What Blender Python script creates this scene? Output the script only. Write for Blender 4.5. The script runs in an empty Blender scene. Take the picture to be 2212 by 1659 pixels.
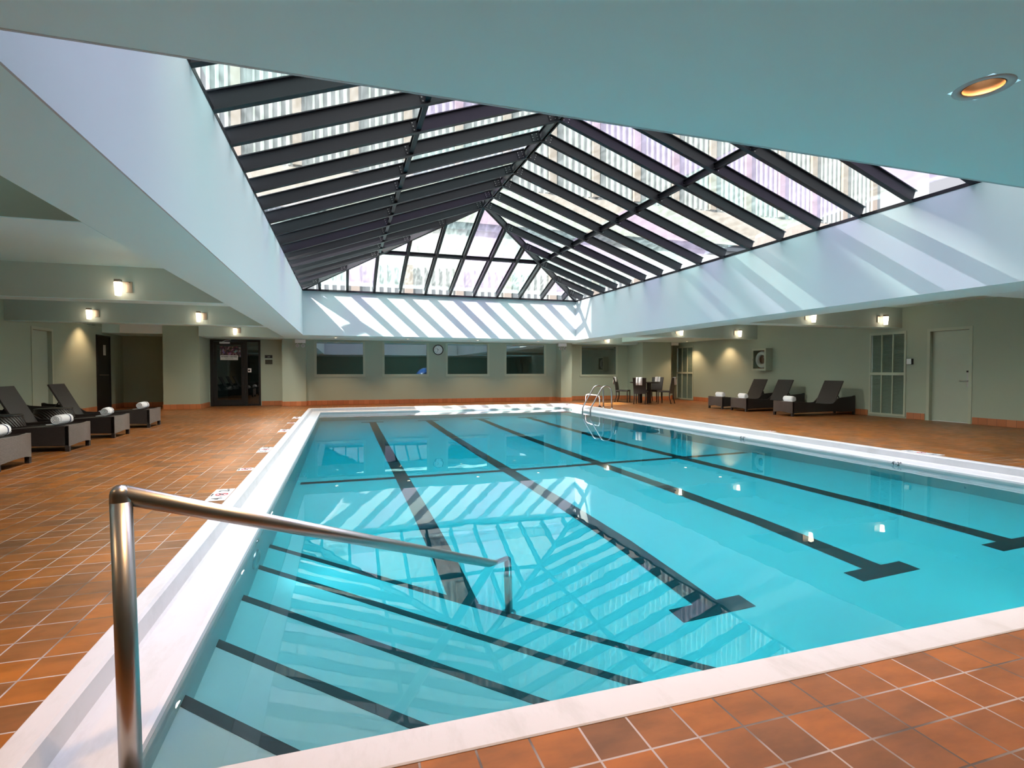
import bpy, math, random
from mathutils import Vector, Matrix
R = math.radians
PI = math.pi
rnd = random.Random(7)
COL = bpy.context.scene.collection
scene = bpy.context.scene

# ------------------------------------------------------------------ materials
def new_mat(name):
    m = bpy.data.materials.new(name); m.use_nodes = True
    nt = m.node_tree; nt.nodes.clear()
    out = nt.nodes.new('ShaderNodeOutputMaterial')
    return m, nt, out

def N(nt, t, **kw):
    n = nt.nodes.new(t)
    for k, v in kw.items():
        if k.startswith('i_'): n.inputs[k[2:]].default_value = v
        else: setattr(n, k, v)
    return n

def lin(c):
    return tuple(((x/255)/12.92 if x/255 <= .04045 else (((x/255)+.055)/1.055)**2.4) for x in c) + (1,)

def basic(name, rgb, rough=.5, metal=0, var=.06, vscale=3.0, bump=0.0, bscale=60, spec=.5, coat=0):
    m, nt, out = new_mat(name)
    p = N(nt, 'ShaderNodeBsdfPrincipled'); p.inputs['Roughness'].default_value = rough
    p.inputs['Metallic'].default_value = metal
    p.inputs['Specular IOR Level'].default_value = spec
    p.inputs['Coat Weight'].default_value = coat
    tc = N(nt, 'ShaderNodeTexCoord')
    no = N(nt, 'ShaderNodeTexNoise'); no.inputs['Scale'].default_value = vscale; no.inputs['Detail'].default_value = 4
    nt.links.new(tc.outputs['Object'], no.inputs['Vector'])
    mx = N(nt, 'ShaderNodeMixRGB')
    c = lin(rgb) if max(rgb) > 1.5 else tuple(rgb)+(1,)
    mx.inputs[1].default_value = tuple(x*(1-var) for x in c[:3])+(1,)
    mx.inputs[2].default_value = tuple(min(1, x*(1+var)) for x in c[:3])+(1,)
    nt.links.new(no.outputs['Fac'], mx.inputs[0])
    nt.links.new(mx.outputs[0], p.inputs['Base Color'])
    if bump:
        n2 = N(nt, 'ShaderNodeTexNoise'); n2.inputs['Scale'].default_value = bscale
        nt.links.new(tc.outputs['Object'], n2.inputs['Vector'])
        b = N(nt, 'ShaderNodeBump'); b.inputs['Strength'].default_value = bump; b.inputs['Distance'].default_value = .003
        nt.links.new(n2.outputs['Fac'], b.inputs['Height']); nt.links.new(b.outputs[0], p.inputs['Normal'])
    nt.links.new(p.outputs[0], out.inputs[0])
    return m

def emit(name, rgb, strength):
    m, nt, out = new_mat(name)
    e = N(nt, 'ShaderNodeEmission'); e.inputs[0].default_value = tuple(rgb)+(1,); e.inputs[1].default_value = strength
    nt.links.new(e.outputs[0], out.inputs[0]); return m

def tile_mat():
    m, nt, out = new_mat('quarry_tile')
    L = nt.links.new
    p = N(nt, 'ShaderNodeBsdfPrincipled'); p.inputs['Specular IOR Level'].default_value = .32
    tc = N(nt, 'ShaderNodeTexCoord')
    mp = N(nt, 'ShaderNodeMapping'); mp.inputs['Location'].default_value = (-1.229+.1705*60, -1.398+.17*60, 0)
    L(tc.outputs['Object'], mp.inputs[0])
    br = N(nt, 'ShaderNodeTexBrick'); br.offset = 0; br.squash = 1
    br.inputs['Scale'].default_value = 1; br.inputs['Brick Width'].default_value = .1705; br.inputs['Row Height'].default_value = .17
    br.inputs['Mortar Size'].default_value = .004; br.inputs['Mortar Smooth'].default_value = .25; br.inputs['Bias'].default_value = 0
    br.inputs['Color1'].default_value = TILE1; br.inputs['Color2'].default_value = TILE2
    br.inputs['Mortar'].default_value = (.5, .5, .5, 1)
    L(mp.outputs[0], br.inputs['Vector'])
    # blotches inside tiles (fired clay flashing)
    n1 = N(nt, 'ShaderNodeTexNoise'); n1.inputs['Scale'].default_value = 7; n1.inputs['Detail'].default_value = 5; n1.inputs['Roughness'].default_value = .6
    mp2 = N(nt, 'ShaderNodeMapping'); mp2.inputs['Scale'].default_value = (.55, 1.3, 1)
    L(tc.outputs['Object'], mp2.inputs[0]); L(mp2.outputs[0], n1.inputs[0])
    cr = N(nt, 'ShaderNodeValToRGB'); cr.color_ramp.elements[0].position = .36; cr.color_ramp.elements[1].position = .62
    cr.color_ramp.elements[0].color = (.62, .62, .5, 1); cr.color_ramp.elements[1].color = (1.08, 1.03, 1, 1)
    L(n1.outputs['Fac'], cr.inputs[0])
    mul = N(nt, 'ShaderNodeMixRGB'); mul.blend_type = 'MULTIPLY'; mul.inputs[0].default_value = .75
    L(br.outputs['Color'], mul.inputs[1]); L(cr.outputs[0], mul.inputs[2])
    # grout colour varies light / dark
    n2 = N(nt, 'ShaderNodeTexNoise'); n2.inputs['Scale'].default_value = 1.6; n2.inputs['Detail'].default_value = 3
    L(tc.outputs['Object'], n2.inputs[0])
    cr2 = N(nt, 'ShaderNodeValToRGB'); cr2.color_ramp.elements[0].position = .42; cr2.color_ramp.elements[1].position = .55
    cr2.color_ramp.elements[0].color = (.09, .065, .05, 1); cr2.color_ramp.elements[1].color = (.40, .34, .32, 1)
    L(n2.outputs['Fac'], cr2.inputs[0])
    mg = N(nt, 'ShaderNodeMixRGB'); L(br.outputs['Fac'], mg.inputs[0]); L(mul.outputs[0], mg.inputs[1]); L(cr2.outputs[0], mg.inputs[2])
    L(mg.outputs[0], p.inputs['Base Color'])
    n3 = N(nt, 'ShaderNodeTexNoise'); n3.inputs['Scale'].default_value = 9; L(tc.outputs['Object'], n3.inputs[0])
    mr = N(nt, 'ShaderNodeMapRange'); mr.inputs['To Min'].default_value = .30; mr.inputs['To Max'].default_value = .52
    L(n3.outputs['Fac'], mr.inputs[0]); L(mr.outputs[0], p.inputs['Roughness'])
    inv = N(nt, 'ShaderNodeMath', operation='SUBTRACT'); inv.inputs[0].default_value = 1; L(br.outputs['Fac'], inv.inputs[1])
    ad = N(nt, 'ShaderNodeMath', operation='MULTIPLY_ADD'); L(n1.outputs['Fac'], ad.inputs[0]); ad.inputs[1].default_value = .25; L(inv.outputs[0], ad.inputs[2])
    b = N(nt, 'ShaderNodeBump'); b.inputs['Strength'].default_value = .6; b.inputs['Distance'].default_value = .003
    L(ad.outputs[0], b.inputs['Height']); L(b.outputs[0], p.inputs['Normal'])
    L(p.outputs[0], out.inputs[0]); return m

def base_tile_mat():
    m, nt, out = new_mat('cove_base_tile'); L = nt.links.new
    p = N(nt, 'ShaderNodeBsdfPrincipled'); p.inputs['Roughness'].default_value = .4
    tc = N(nt, 'ShaderNodeTexCoord'); sp = N(nt, 'ShaderNodeSeparateXYZ'); L(tc.outputs['Object'], sp.inputs[0])
    a = N(nt, 'ShaderNodeMath', operation='ADD'); L(sp.outputs[0], a.inputs[0]); L(sp.outputs[1], a.inputs[1])
    d = N(nt, 'ShaderNodeMath', operation='DIVIDE'); L(a.outputs[0], d.inputs[0]); d.inputs[1].default_value = .1705
    f = N(nt, 'ShaderNodeMath', operation='FLOOR'); L(d.outputs[0], f.inputs[0])
    w = N(nt, 'ShaderNodeTexWhiteNoise', noise_dimensions='1D'); L(f.outputs[0], w.inputs['W'])
    mx = N(nt, 'ShaderNodeMixRGB'); mx.inputs[1].default_value = (.40, .135, .05, 1); mx.inputs[2].default_value = (.52, .19, .075, 1)
    L(w.outputs[0], mx.inputs[0])
    fr = N(nt, 'ShaderNodeMath', operation='FRACT'); L(d.outputs[0], fr.inputs[0])
    lt = N(nt, 'ShaderNodeMath', operation='LESS_THAN'); L(fr.outputs[0], lt.inputs[0]); lt.inputs[1].default_value = .03
    mg = N(nt, 'ShaderNodeMixRGB'); L(lt.outputs[0], mg.inputs[0]); L(mx.outputs[0], mg.inputs[1]); mg.inputs[2].default_value = (.12, .07, .04, 1)
    L(mg.outputs[0], p.inputs['Base Color']); L(p.outputs[0], out.inputs[0]); return m

def wicker_mat(name, c1, c2, rough=.42, sc=1.0):
    m, nt, out = new_mat(name); L = nt.links.new
    p = N(nt, 'ShaderNodeBsdfPrincipled'); p.inputs['Roughness'].default_value = rough
    tc = N(nt, 'ShaderNodeTexCoord')
    sp = N(nt, 'ShaderNodeSeparateXYZ'); L(tc.outputs['Object'], sp.inputs[0])
    a = N(nt, 'ShaderNodeMath', operation='ADD'); L(sp.outputs[0], a.inputs[0]); L(sp.outputs[1], a.inputs[1])
    cb = N(nt, 'ShaderNodeCombineXYZ'); L(a.outputs[0], cb.inputs[0]); L(sp.outputs[2], cb.inputs[1])
    br = N(nt, 'ShaderNodeTexBrick'); br.inputs['Scale'].default_value = 1/sc
    br.inputs['Brick Width'].default_value = .022; br.inputs['Row Height'].default_value = .0095; br.inputs['Mortar Size'].default_value = .0016
    br.inputs['Mortar Smooth'].default_value = .8
    br.inputs['Color1'].default_value = c2; br.inputs['Color2'].default_value = tuple(x*.8 for x in c2[:3])+(1,); br.inputs['Mortar'].default_value = c1
    L(cb.outputs[0], br.inputs['Vector'])
    L(br.outputs['Color'], p.inputs['Base Color'])
    inv = N(nt, 'ShaderNodeMath', operation='SUBTRACT'); inv.inputs[0].default_value = 1; L(br.outputs['Fac'], inv.inputs[1])
    b = N(nt, 'ShaderNodeBump'); b.inputs['Strength'].default_value = .7; b.inputs['Distance'].default_value = .003
    L(inv.outputs[0], b.inputs['Height']); L(b.outputs[0], p.inputs['Normal'])
    L(p.outputs[0], out.inputs[0]); return m

def pane_mat(name, tint, haze, streak):
    m, nt, out = new_mat(name); L = nt.links.new
    tr = N(nt, 'ShaderNodeBsdfTransparent'); tr.inputs[0].default_value = tint+(1,)
    tl = N(nt, 'ShaderNodeBsdfTranslucent'); tl.inputs[0].default_value = tuple(min(1, x*1.02) for x in tint)+(1,)
    tc = N(nt, 'ShaderNodeTexCoord')
    mp = N(nt, 'ShaderNodeMapping'); mp.inputs['Scale'].default_value = (5, 1.2, 1.2); L(tc.outputs['Object'], mp.inputs[0])
    no = N(nt, 'ShaderNodeTexNoise'); no.inputs['Scale'].default_value = 3; no.inputs['Detail'].default_value = 6; L(mp.outputs[0], no.inputs[0])
    mr = N(nt, 'ShaderNodeMapRange'); mr.inputs['From Min'].default_value = .35; mr.inputs['From Max'].default_value = .7
    mr.inputs['To Min'].default_value = haze; mr.inputs['To Max'].default_value = min(1, haze+streak); L(no.outputs['Fac'], mr.inputs[0])
    mx = N(nt, 'ShaderNodeMixShader'); L(mr.outputs[0], mx.inputs[0]); L(tr.outputs[0], mx.inputs[1]); L(tl.outputs[0], mx.inputs[2])
    gl = N(nt, 'ShaderNodeBsdfGlossy'); gl.inputs['Roughness'].default_value = .05
    m2 = N(nt, 'ShaderNodeMixShader'); m2.inputs[0].default_value = .05; L(mx.outputs[0], m2.inputs[1]); L(gl.outputs[0], m2.inputs[2])
    L(m2.outputs[0], out.inputs[0]); return m

def window_glass(name, tint=(.30, .34, .34), refl=.30, gcol=(.9, .95, .95)):
    m, nt, out = new_mat(name); L = nt.links.new
    tr = N(nt, 'ShaderNodeBsdfTransparent'); tr.inputs[0].default_value = tint+(1,)
    gl = N(nt, 'ShaderNodeBsdfGlossy'); gl.inputs['Roughness'].default_value = .01; gl.inputs[0].default_value = gcol+(1,)
    m2 = N(nt, 'ShaderNodeMixShader'); m2.inputs[0].default_value = refl; L(tr.outputs[0], m2.inputs[1]); L(gl.outputs[0], m2.inputs[2])
    L(m2.outputs[0], out.inputs[0]); return m

def water_mat():
    m, nt, out = new_mat('pool_water_mat'); L = nt.links.new
    g = N(nt, 'ShaderNodeBsdfGlass'); g.inputs['IOR'].default_value = 1.333; g.inputs['Roughness'].default_value = 0
    tc = N(nt, 'ShaderNodeTexCoord')
    no = N(nt, 'ShaderNodeTexNoise'); no.inputs['Scale'].default_value = 2.2; no.inputs['Detail'].default_value = 2
    L(tc.outputs['Object'], no.inputs[0])
    b = N(nt, 'ShaderNodeBump'); b.inputs['Strength'].default_value = .22; b.inputs['Distance'].default_value = .004
    L(no.outputs['Fac'], b.inputs['Height']); L(b.outputs[0], g.inputs['Normal'])
    v = N(nt, 'ShaderNodeVolumeAbsorption'); v.inputs['Color'].default_value = WATER_COL; v.inputs['Density'].default_value = WATER_DEN
    L(g.outputs[0], out.inputs[0]); L(v.outputs[0], out.inputs['Volume']); return m

def coping_mat():
    m, nt, out = new_mat('coping_white'); L = nt.links.new
    p = N(nt, 'ShaderNodeBsdfPrincipled'); p.inputs['Roughness'].default_value = .38
    tc = N(nt, 'ShaderNodeTexCoord')
    no = N(nt, 'ShaderNodeTexNoise'); no.inputs['Scale'].default_value = 2.5; no.inputs['Detail'].default_value = 8; no.inputs['Roughness'].default_value = .7
    mp = N(nt, 'ShaderNodeMapping'); mp.inputs['Scale'].default_value = (3, 1, 1); L(tc.outputs['Object'], mp.inputs[0]); L(mp.outputs[0], no.inputs[0])
    cr = N(nt, 'ShaderNodeValToRGB'); cr.color_ramp.elements[0].position = .3; cr.color_ramp.elements[1].position = .5
    cr.color_ramp.elements[0].color = (.46, .455, .44, 1); cr.color_ramp.elements[1].color = (.53, .525, .52, 1)
    L(no.outputs['Fac'], cr.inputs[0]); L(cr.outputs[0], p.inputs['Base Color'])
    n2 = N(nt, 'ShaderNodeTexNoise'); n2.inputs['Scale'].default_value = 14; L(tc.outputs['Object'], n2.inputs[0])
    b = N(nt, 'ShaderNodeBump'); b.inputs['Strength'].default_value = .3; b.inputs['Distance'].default_value = .003
    L(n2.outputs['Fac'], b.inputs['Height']); L(b.outputs[0], p.inputs['Normal'])
    L(p.outputs[0], out.inputs[0]); return m

def poster_mat():
    m, nt, out = new_mat('poster_print'); L = nt.links.new
    p = N(nt, 'ShaderNodeBsdfPrincipled'); p.inputs['Roughness'].default_value = .3
    tc = N(nt, 'ShaderNodeTexCoord')
    v = N(nt, 'ShaderNodeTexVoronoi'); v.inputs['Scale'].default_value = 9; L(tc.outputs['Object'], v.inputs[0])
    n = N(nt, 'ShaderNodeTexNoise'); n.inputs['Scale'].default_value = 12; L(tc.outputs['Object'], n.inputs[0])
    cr = N(nt, 'ShaderNodeValToRGB'); r = cr.color_ramp
    r.elements[0].position = .35; r.elements[0].color = (.01, .008, .02, 1); r.elements[1].position = .72; r.elements[1].color = (.5, .5, .75, 1)
    for pos, c in ((.45, (.08, .05, .1, 1)), (.52, (.16, .05, .07, 1)), (.58, (.45, .36, .28, 1)), (.64, (.2, .22, .5, 1))):
        e = r.elements.new(pos); e.color = c
    L(n.outputs['Fac'], cr.inputs[0])
    mx = N(nt, 'ShaderNodeMixRGB'); mx.blend_type = 'MULTIPLY'; mx.inputs[0].default_value = .5
    L(cr.outputs[0], mx.inputs[1]); L(v.outputs['Color'], mx.inputs[2])
    L(mx.outputs[0], p.inputs['Base Color']); L(p.outputs[0], out.inputs[0]); return m

POOL_W = 22; SKY_A = .34; SKY_B = 11.0
TILE1 = (.32, .104, .009, 1); TILE2 = (.18, .073, .020, 1)
WATER_COL = (.05, .90, .955, 1); WATER_DEN = 1.15

M = {}
M['tile'] = tile_mat(); M['base_tile'] = base_tile_mat(); M['coping'] = coping_mat()
M['sage'] = basic('sage_paint', (.35, .41, .325), .6, var=.03, vscale=.7)
M['sage_light'] = basic('pale_sage_paint', (.50, .58, .54), .6, var=.03, vscale=.7)
M['sage_trim'] = basic('sage_trim_paint', (.42, .47, .37), .45, var=.03)
M['sage_door'] = basic('sage_door_paint', (.40, .46, .38), .42, var=.03)
M['white'] = basic('white_ceiling_paint', (.52, .58, .60), .6, var=.02, vscale=.8)
M['aqua'] = basic('pale_aqua_ceiling_paint', (.68, .93, .95), .6, var=.02, vscale=.8)
M['steel'] = basic('dark_bronze_steel', (.013, .0125, .016), .42, var=.1, spec=.35)
M['bolt'] = basic('galvanised_bolt', (.30, .29, .28), .35, metal=.9)
M['chrome'] = basic('brushed_stainless', (.46, .45, .44), .32, metal=1, var=.05, vscale=20)
M['pool_paint'] = basic('white_pool_plaster', (.365, .425, .41), .7, var=.03, vscale=4)
M['pool_black'] = basic('black_lane_tile', (.010, .012, .016), .4, var=.1)
M['water'] = water_mat()
M['wicker'] = wicker_mat('dark_wicker', (.005, .004, .004, 1), (.026, .020, .019, 1))
M['wicker_pale'] = wicker_mat('sheen_wicker', (.03, .027, .026, 1), (.22, .20, .19, 1), .35)
M['wicker_mid'] = wicker_mat('brown_wicker', (.012, .01, .009, 1), (.085, .062, .055, 1), .4)
M['sling'] = wicker_mat('fine_weave_sling', (.012, .010, .010, 1), (.055, .046, .043, 1), .55, .5)
M['black'] = basic('black_paint', (.008, .008, .009), .35, var=.1)
M['blackwood'] = basic('black_table_wood', (.012, .009, .009), .3, var=.1)
M['towel'] = basic('white_terry', (.78, .80, .84), .9, var=.06, vscale=30, bump=.5, bscale=300)
M['navy'] = basic('navy_stripe', (.02, .03, .09), .9)
M['plastic_white'] = basic('white_plastic', (.75, .76, .76), .4, var=.02)
M['marker'] = basic('white_marker_tile', (.78, .78, .78), .25, var=.03)
M['ink'] = basic('black_ink', (.01, .01, .012), .4)
M['red_ink'] = basic('red_ink', (.45, .02, .03), .4)
M['shade'] = emit('lamp_shade_glow', (1, .80, .58), 2.9)
M['lens'] = emit('downlight_glow', (1, .78, .50), 9)
M['bronze'] = basic('bronze_baffle', (.10, .055, .03), .35, metal=.3)
M['nickel'] = basic('satin_nickel', (.42, .36, .30), .35, metal=.8)
M['louver'] = basic('louver_green', (.20, .27, .22), .5)
M['glass_dark'] = window_glass('reflective_window_glass')
M['glass_door'] = window_glass('door_glass', (.25, .25, .27), .12)
M['glass_clear'] = window_glass('clear_glass', (.9, .93, .92), .06)
M['poster'] = poster_mat()
M['olive_plate'] = basic('olive_plate', (.03, .035, .02), .4)
M['ball'] = basic('blue_vinyl', (.01, .10, .42), .35)
M['room_dark'] = basic('gym_wall_green', (.12, .22, .19), .7)
M['gym_floor'] = basic('gym_rubber_floor', (.03, .03, .03), .7)
M['facade'] = basic('white_facade', (.245, .262, .26), .5, var=.06, vscale=.3)
M['facade_glass'] = basic('pale_green_window_strip', (.215, .24, .235), .3, var=.12, vscale=1.2)
M['brick'] = basic('tan_brick', (.22, .195, .175), .8, var=.25, vscale=2)
M['pier'] = basic('brown_pier', (.165, .14, .12), .7, var=.1)
M['dark_glass'] = basic('dark_strip_glass', (.05, .06, .07), .15)
PANES = [pane_mat('pane_clear', (.93, .95, .92), 0, .035), pane_mat('pane_lilac', (.84, .79, .88), .03, .04),
         pane_mat('pane_green', (.86, .95, .91), .01, .05), pane_mat('pane_hazy', (.90, .90, .92), .02, .05)]

# ------------------------------------------------------------------ mesh building
class MB:
    def __init__(s): s.v = []; s.f = []; s.m = []; s.sm = []; s.cm = 0
    def add(s, vs, fs, smooth=False):
        b = len(s.v); s.v += [tuple(v) for v in vs]
        for f in fs: s.f.append(tuple(b+i for i in f)); s.m.append(s.cm); s.sm.append(smooth)
        return s
    def box(s, x0, x1, y0, y1, z0, z1):
        if x0 > x1: x0, x1 = x1, x0
        if y0 > y1: y0, y1 = y1, y0
        if z0 > z1: z0, z1 = z1, z0
        vs = [(x, y, z) for z in (z0, z1) for y in (y0, y1) for x in (x0, x1)]
        return s.add(vs, [(0, 2, 3, 1), (4, 5, 7, 6), (0, 1, 5, 4), (2, 6, 7, 3), (0, 4, 6, 2), (1, 3, 7, 5)])
    def quad(s, a, b, c, d): return s.add([a, b, c, d], [(0, 1, 2, 3)])
    def prism(s, poly, ax, a0, a1, smooth=False):
        """poly: 2D points in the plane orthogonal to axis ax; extruded a0..a1"""
        n = len(poly)
        def P(p, a):
            return {'x': (a, p[0], p[1]), 'y': (p[0], a, p[1]), 'z': (p[0], p[1], a)}[ax]
        vs = [P(p, a0) for p in poly]+[P(p, a1) for p in poly]
        s.add(vs, [tuple(range(n))[::-1], tuple(range(n, 2*n))])
        b = len(s.v)-2*n
        for i in range(n):
            j = (i+1) % n
            s.f.append((b+i, b+j, b+n+j, b+n+i)); s.m.append(s.cm); s.sm.append(smooth)
        return s
    def tube(s, pts, r, n=12, cap=True):
        pts = [Vector(p) for p in pts]; rings = []
        t0 = (pts[1]-pts[0]).normalized()
        ref = Vector((0, 0, 1)) if abs(t0.z) < .9 else Vector((1, 0, 0))
        u = t0.cross(ref).normalized(); b = len(s.v)
        for i, p in enumerate(pts):
            if i == 0: t = (pts[1]-p)
            elif i == len(pts)-1: t = p-pts[i-1]
            else: t = (pts[i+1]-p).normalized()+(p-pts[i-1]).normalized()
            t.normalize()
            u = (u-t*u.dot(t)).normalized(); w = t.cross(u)
            rr = r[i] if isinstance(r, (list, tuple)) else r
            if 0 < i < len(pts)-1:
                c = (pts[i+1]-p).normalized().dot(t); k = 1/max(c, .5)
            else: k = 1
            for a in range(n):
                an = 2*PI*a/n
                s.v.append(tuple(p+u*math.cos(an)*rr*1.0+w*math.sin(an)*rr))
        for i in range(len(pts)-1):
            for a in range(n):
                c = (a+1) % n
                s.f.append((b+i*n+a, b+i*n+c, b+(i+1)*n+c, b+(i+1)*n+a)); s.m.append(s.cm); s.sm.append(True)
        if cap:
            s.f.append(tuple(b+a for a in range(n))[::-1]); s.m.append(s.cm); s.sm.append(False)
            e = b+(len(pts)-1)*n
            s.f.append(tuple(e+a for a in range(n))); s.m.append(s.cm); s.sm.append(False)
        return s
    def lathe(s, prof, c=(0, 0, 0), n=32, ax='z', smooth=True, a0=0, a1=2*PI):
        b = len(s.v); full = abs(a1-a0-2*PI) < 1e-6; k = n if full else n+1
        for (r, h) in prof:
            for i in range(k):
                a = a0+(a1-a0)*i/n; x, y = r*math.cos(a), r*math.sin(a)
                v = {'z': (x, y, h), 'y': (x, h, y), 'x': (h, x, y)}[ax]
                s.v.append((v[0]+c[0], v[1]+c[1], v[2]+c[2]))
        for j in range(len(prof)-1):
            for i in range(n):
                i2 = (i+1) % k
                s.f.append((b+j*k+i, b+j*k+i2, b+(j+1)*k+i2, b+(j+1)*k+i)); s.m.append(s.cm); s.sm.append(smooth)
        return s
    def obox(s, c, ux, uy, uz, hx, hy, hz):
        c = Vector(c); ux = Vector(ux).normalized()*hx; uy = Vector(uy).normalized()*hy; uz = Vector(uz).normalized()*hz
        vs = [c+ux*i+uy*j+uz*k for k in (-1, 1) for j in (-1, 1) for i in (-1, 1)]
        return s.add(vs, [(0, 2, 3, 1), (4, 5, 7, 6), (0, 1, 5, 4), (2, 6, 7, 3), (0, 4, 6, 2), (1, 3, 7, 5)])
    def mesh(s, name, mats, off=(0, 0, 0)):
        me = bpy.data.meshes.new(name)
        me.from_pydata([(v[0]-off[0], v[1]-off[1], v[2]-off[2]) for v in s.v], [], s.f)
        if not isinstance(mats, (list, tuple)): mats = [mats]
        for m in mats: me.materials.append(m)
        me.polygons.foreach_set('material_index', s.m); me.polygons.foreach_set('use_smooth', s.sm)
        me.update(); return me
    def build(s, name, mats, parent=None, bevel=0, label=None, cat=None, group=None, kind=None, seg=2):
        off = Vector((0, 0, 0)); p = parent
        while p is not None: off += Vector(p.location); p = p.parent
        o = bpy.data.objects.new(name, s.mesh(name, mats, off))
        COL.objects.link(o)
        if parent is not None: o.parent = parent
        if bevel:
            b = o.modifiers.new('bevel', 'BEVEL'); b.width = bevel; b.segments = seg; b.limit_method = 'ANGLE'; b.angle_limit = R(40)
        tag(o, label, cat, group, kind); return o

def tag(o, label=None, cat=None, group=None, kind=None):
    if label: o['label'] = label
    if cat: o['category'] = cat
    if group: o['group'] = group
    if kind: o['kind'] = kind
    return o

def thing(name, label, cat, loc=(0, 0, 0), group=None):
    o = bpy.data.objects.new(name, None); COL.objects.link(o); o.location = loc
    o.empty_display_size = .1
    return tag(o, label, cat, group)

KIDS = {}
def copy_tree(o, parent=None):
    c = o.copy(); COL.objects.link(c); c.parent = parent
    for ch in [x for x in ALL() if x.parent == o]: copy_tree(ch, c)
    return c
def ALL(): return list(bpy.data.objects)

def struct(name, mb, mat, bevel=0):
    o = mb.build(name, mat, bevel=bevel); o['kind'] = 'structure'; return o

def text_mesh(name, txt, size, mat, parent, origin, right, up, align='CENTER', extrude=.0008, font_bold=False):
    """flat lettering as a thin mesh, centred at origin, reading along 'right' with top towards 'up'"""
    cu = bpy.data.curves.new(name, 'FONT'); cu.body = txt; cu.size = size; cu.align_x = align; cu.align_y = 'CENTER'
    cu.extrude = extrude; cu.resolution_u = 3
    if font_bold: cu.offset = size*.02
    t = bpy.data.objects.new(name, cu); COL.objects.link(t)
    dg = bpy.context.evaluated_depsgraph_get()
    me = bpy.data.meshes.new_from_object(t.evaluated_get(dg))
    bpy.data.objects.remove(t)
    r = Vector(right).normalized(); u = Vector(up).normalized(); n = r.cross(u)
    mtx = Matrix((r, u, n)).transposed().to_4x4()
    off = Vector((0, 0, 0)); p = parent
    while p is not None: off += Vector(p.location); p = p.parent
    me.transform(Matrix.Translation(Vector(origin)-off) @ mtx)
    me.materials.clear(); me.materials.append(mat)
    o = bpy.data.objects.new(name, me); COL.objects.link(o)
    if parent is not None: o.parent = parent
    return o

# ------------------------------------------------------------------ key dimensions
ZS = 2.19; ZC = 2.68; ZT = 3.47           # soffit, coffer ceiling, top of shaft
XL, XR, YN, YB = -6.6, 12.95, -3.0, 19.8  # room
SX0, SX1, SY0, SY1 = -1.10, 7.53, 2.04, 16.65   # skylight shaft
PX0, PX1, PY0, PY1 = -.64, 7.20, 1.72, 17.05    # pool water
ZW = -.14

# ------------------------------------------------------------------ floor, walls, ceiling
f = MB()
f.box(XL, -1.0, YN, YB, -.12, 0); f.box(7.65, XR+.1, YN, YB, -.12, 0)
f.box(-1.0, 7.65, YN, 1.555, -.12, 0); f.box(-1.0, 7.65, 17.5, YB, -.12, 0)
struct('floor', f, M['tile'])

def wall_x(x0, x1, y0, y1, z0, z1, holes):
    """wall slab with thickness along x and holes given as (y0,y1,z0,z1)"""
    m = MB(); ys = sorted(set([y0, y1]+[h[0] for h in holes]+[h[1] for h in holes]))
    for a, b in zip(ys, ys[1:]):
        hs = [h for h in holes if h[0] <= a and h[1] >= b]
        if not hs: m.box(x0, x1, a, b, z0, z1)
        else:
            h = hs[0]
            if h[2] > z0: m.box(x0, x1, a, b, z0, h[2])
            if h[3] < z1: m.box(x0, x1, a, b, h[3], z1)
    return m
def wall_y(y0, y1, x0, x1, z0, z1, holes):
    m = MB(); xs = sorted(set([x0, x1]+[h[0] for h in holes]+[h[1] for h in holes]))
    for a, b in zip(xs, xs[1:]):
        hs = [h for h in holes if h[0] <= a and h[1] >= b]
        if not hs: m.box(a, b, y0, y1, z0, z1)
        else:
            h = hs[0]
            if h[2] > z0: m.box(a, b, y0, y1, z0, h[2])
            if h[3] < z1: m.box(a, b, y0, y1, h[3], z1)
    return m

LD = (14.62, 15.50, 0, 2.12); DD = (17.88, 18.80, 0, 2.17); GR = (16.75, 18.65, 2.38, 2.62)
struct('wall_left', wall_x(XL-.15, XL, YN, YB+.1, 0, ZC+.05, [LD, DD, GR]), M['sage'])
RD = (8.04, 8.92, 0, 2.09); LV = (9.44, 10.36, .04, 2.09); LV2 = (17.64, 18.72, .02, 2.10)
struct('wall_right', wall_x(XR, XR+.15, YN, YB+.1, 0, ZC+.05, [RD, LV, LV2]), M['sage'])
struct('wall_front', MB().box(XL, XR, YN-.1, YN, 0, ZC+.05), M['sage'])
WINS = [(-.86, .71), (1.36, 2.90), (3.58, 5.13), (5.79, 7.37)]
WZ0, WZ1 = 1.0, 2.155
struct('wall_back', wall_y(19.1, 19.25, -1.15, 7.83, 0, ZC, [(a, b, WZ0, WZ1) for a, b in WINS]), M['sage'])
struct('wall_back_right', wall_y(19.4, 19.55, 8.27, 11.1, 0, ZC, [(9.0, 10.6, .97, 2.16)]), M['sage'])
FD = (-4.06, -2.58, 0, 2.16)
struct('wall_back_left', wall_y(19.4, 19.55, -4.10, -1.87, 0, ZC, [FD]), M['sage'])
m = MB(); m.box(-1.87, -1.15, 18.87, 19.55, 0, ZC); struct('wall_column_left', m, M['sage'])
m = MB(); m.box(7.83, 8.27, 18.62, 19.55, 0, ZC); struct('wall_column_right', m, M['sage'])
m = MB(); m.box(-5.06, -4.10, 18.2, 19.95, 0, ZC); struct('wall_block_left', m, M['sage'])
m = MB(); m.box(11.1, 12.38, 18.27, 19.95, 0, ZC); struct('wall_block_right', m, M['sage'])
m = MB(); m.box(XL, -5.06, 19.8, 19.95, 0, ZC); struct('wall_recess_left', m, M['sage'])
m = MB(); m.box(12.38, XR, 19.0, 19.15, 0, ZC); struct('wall_recess_right', m, M['sage'])

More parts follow.
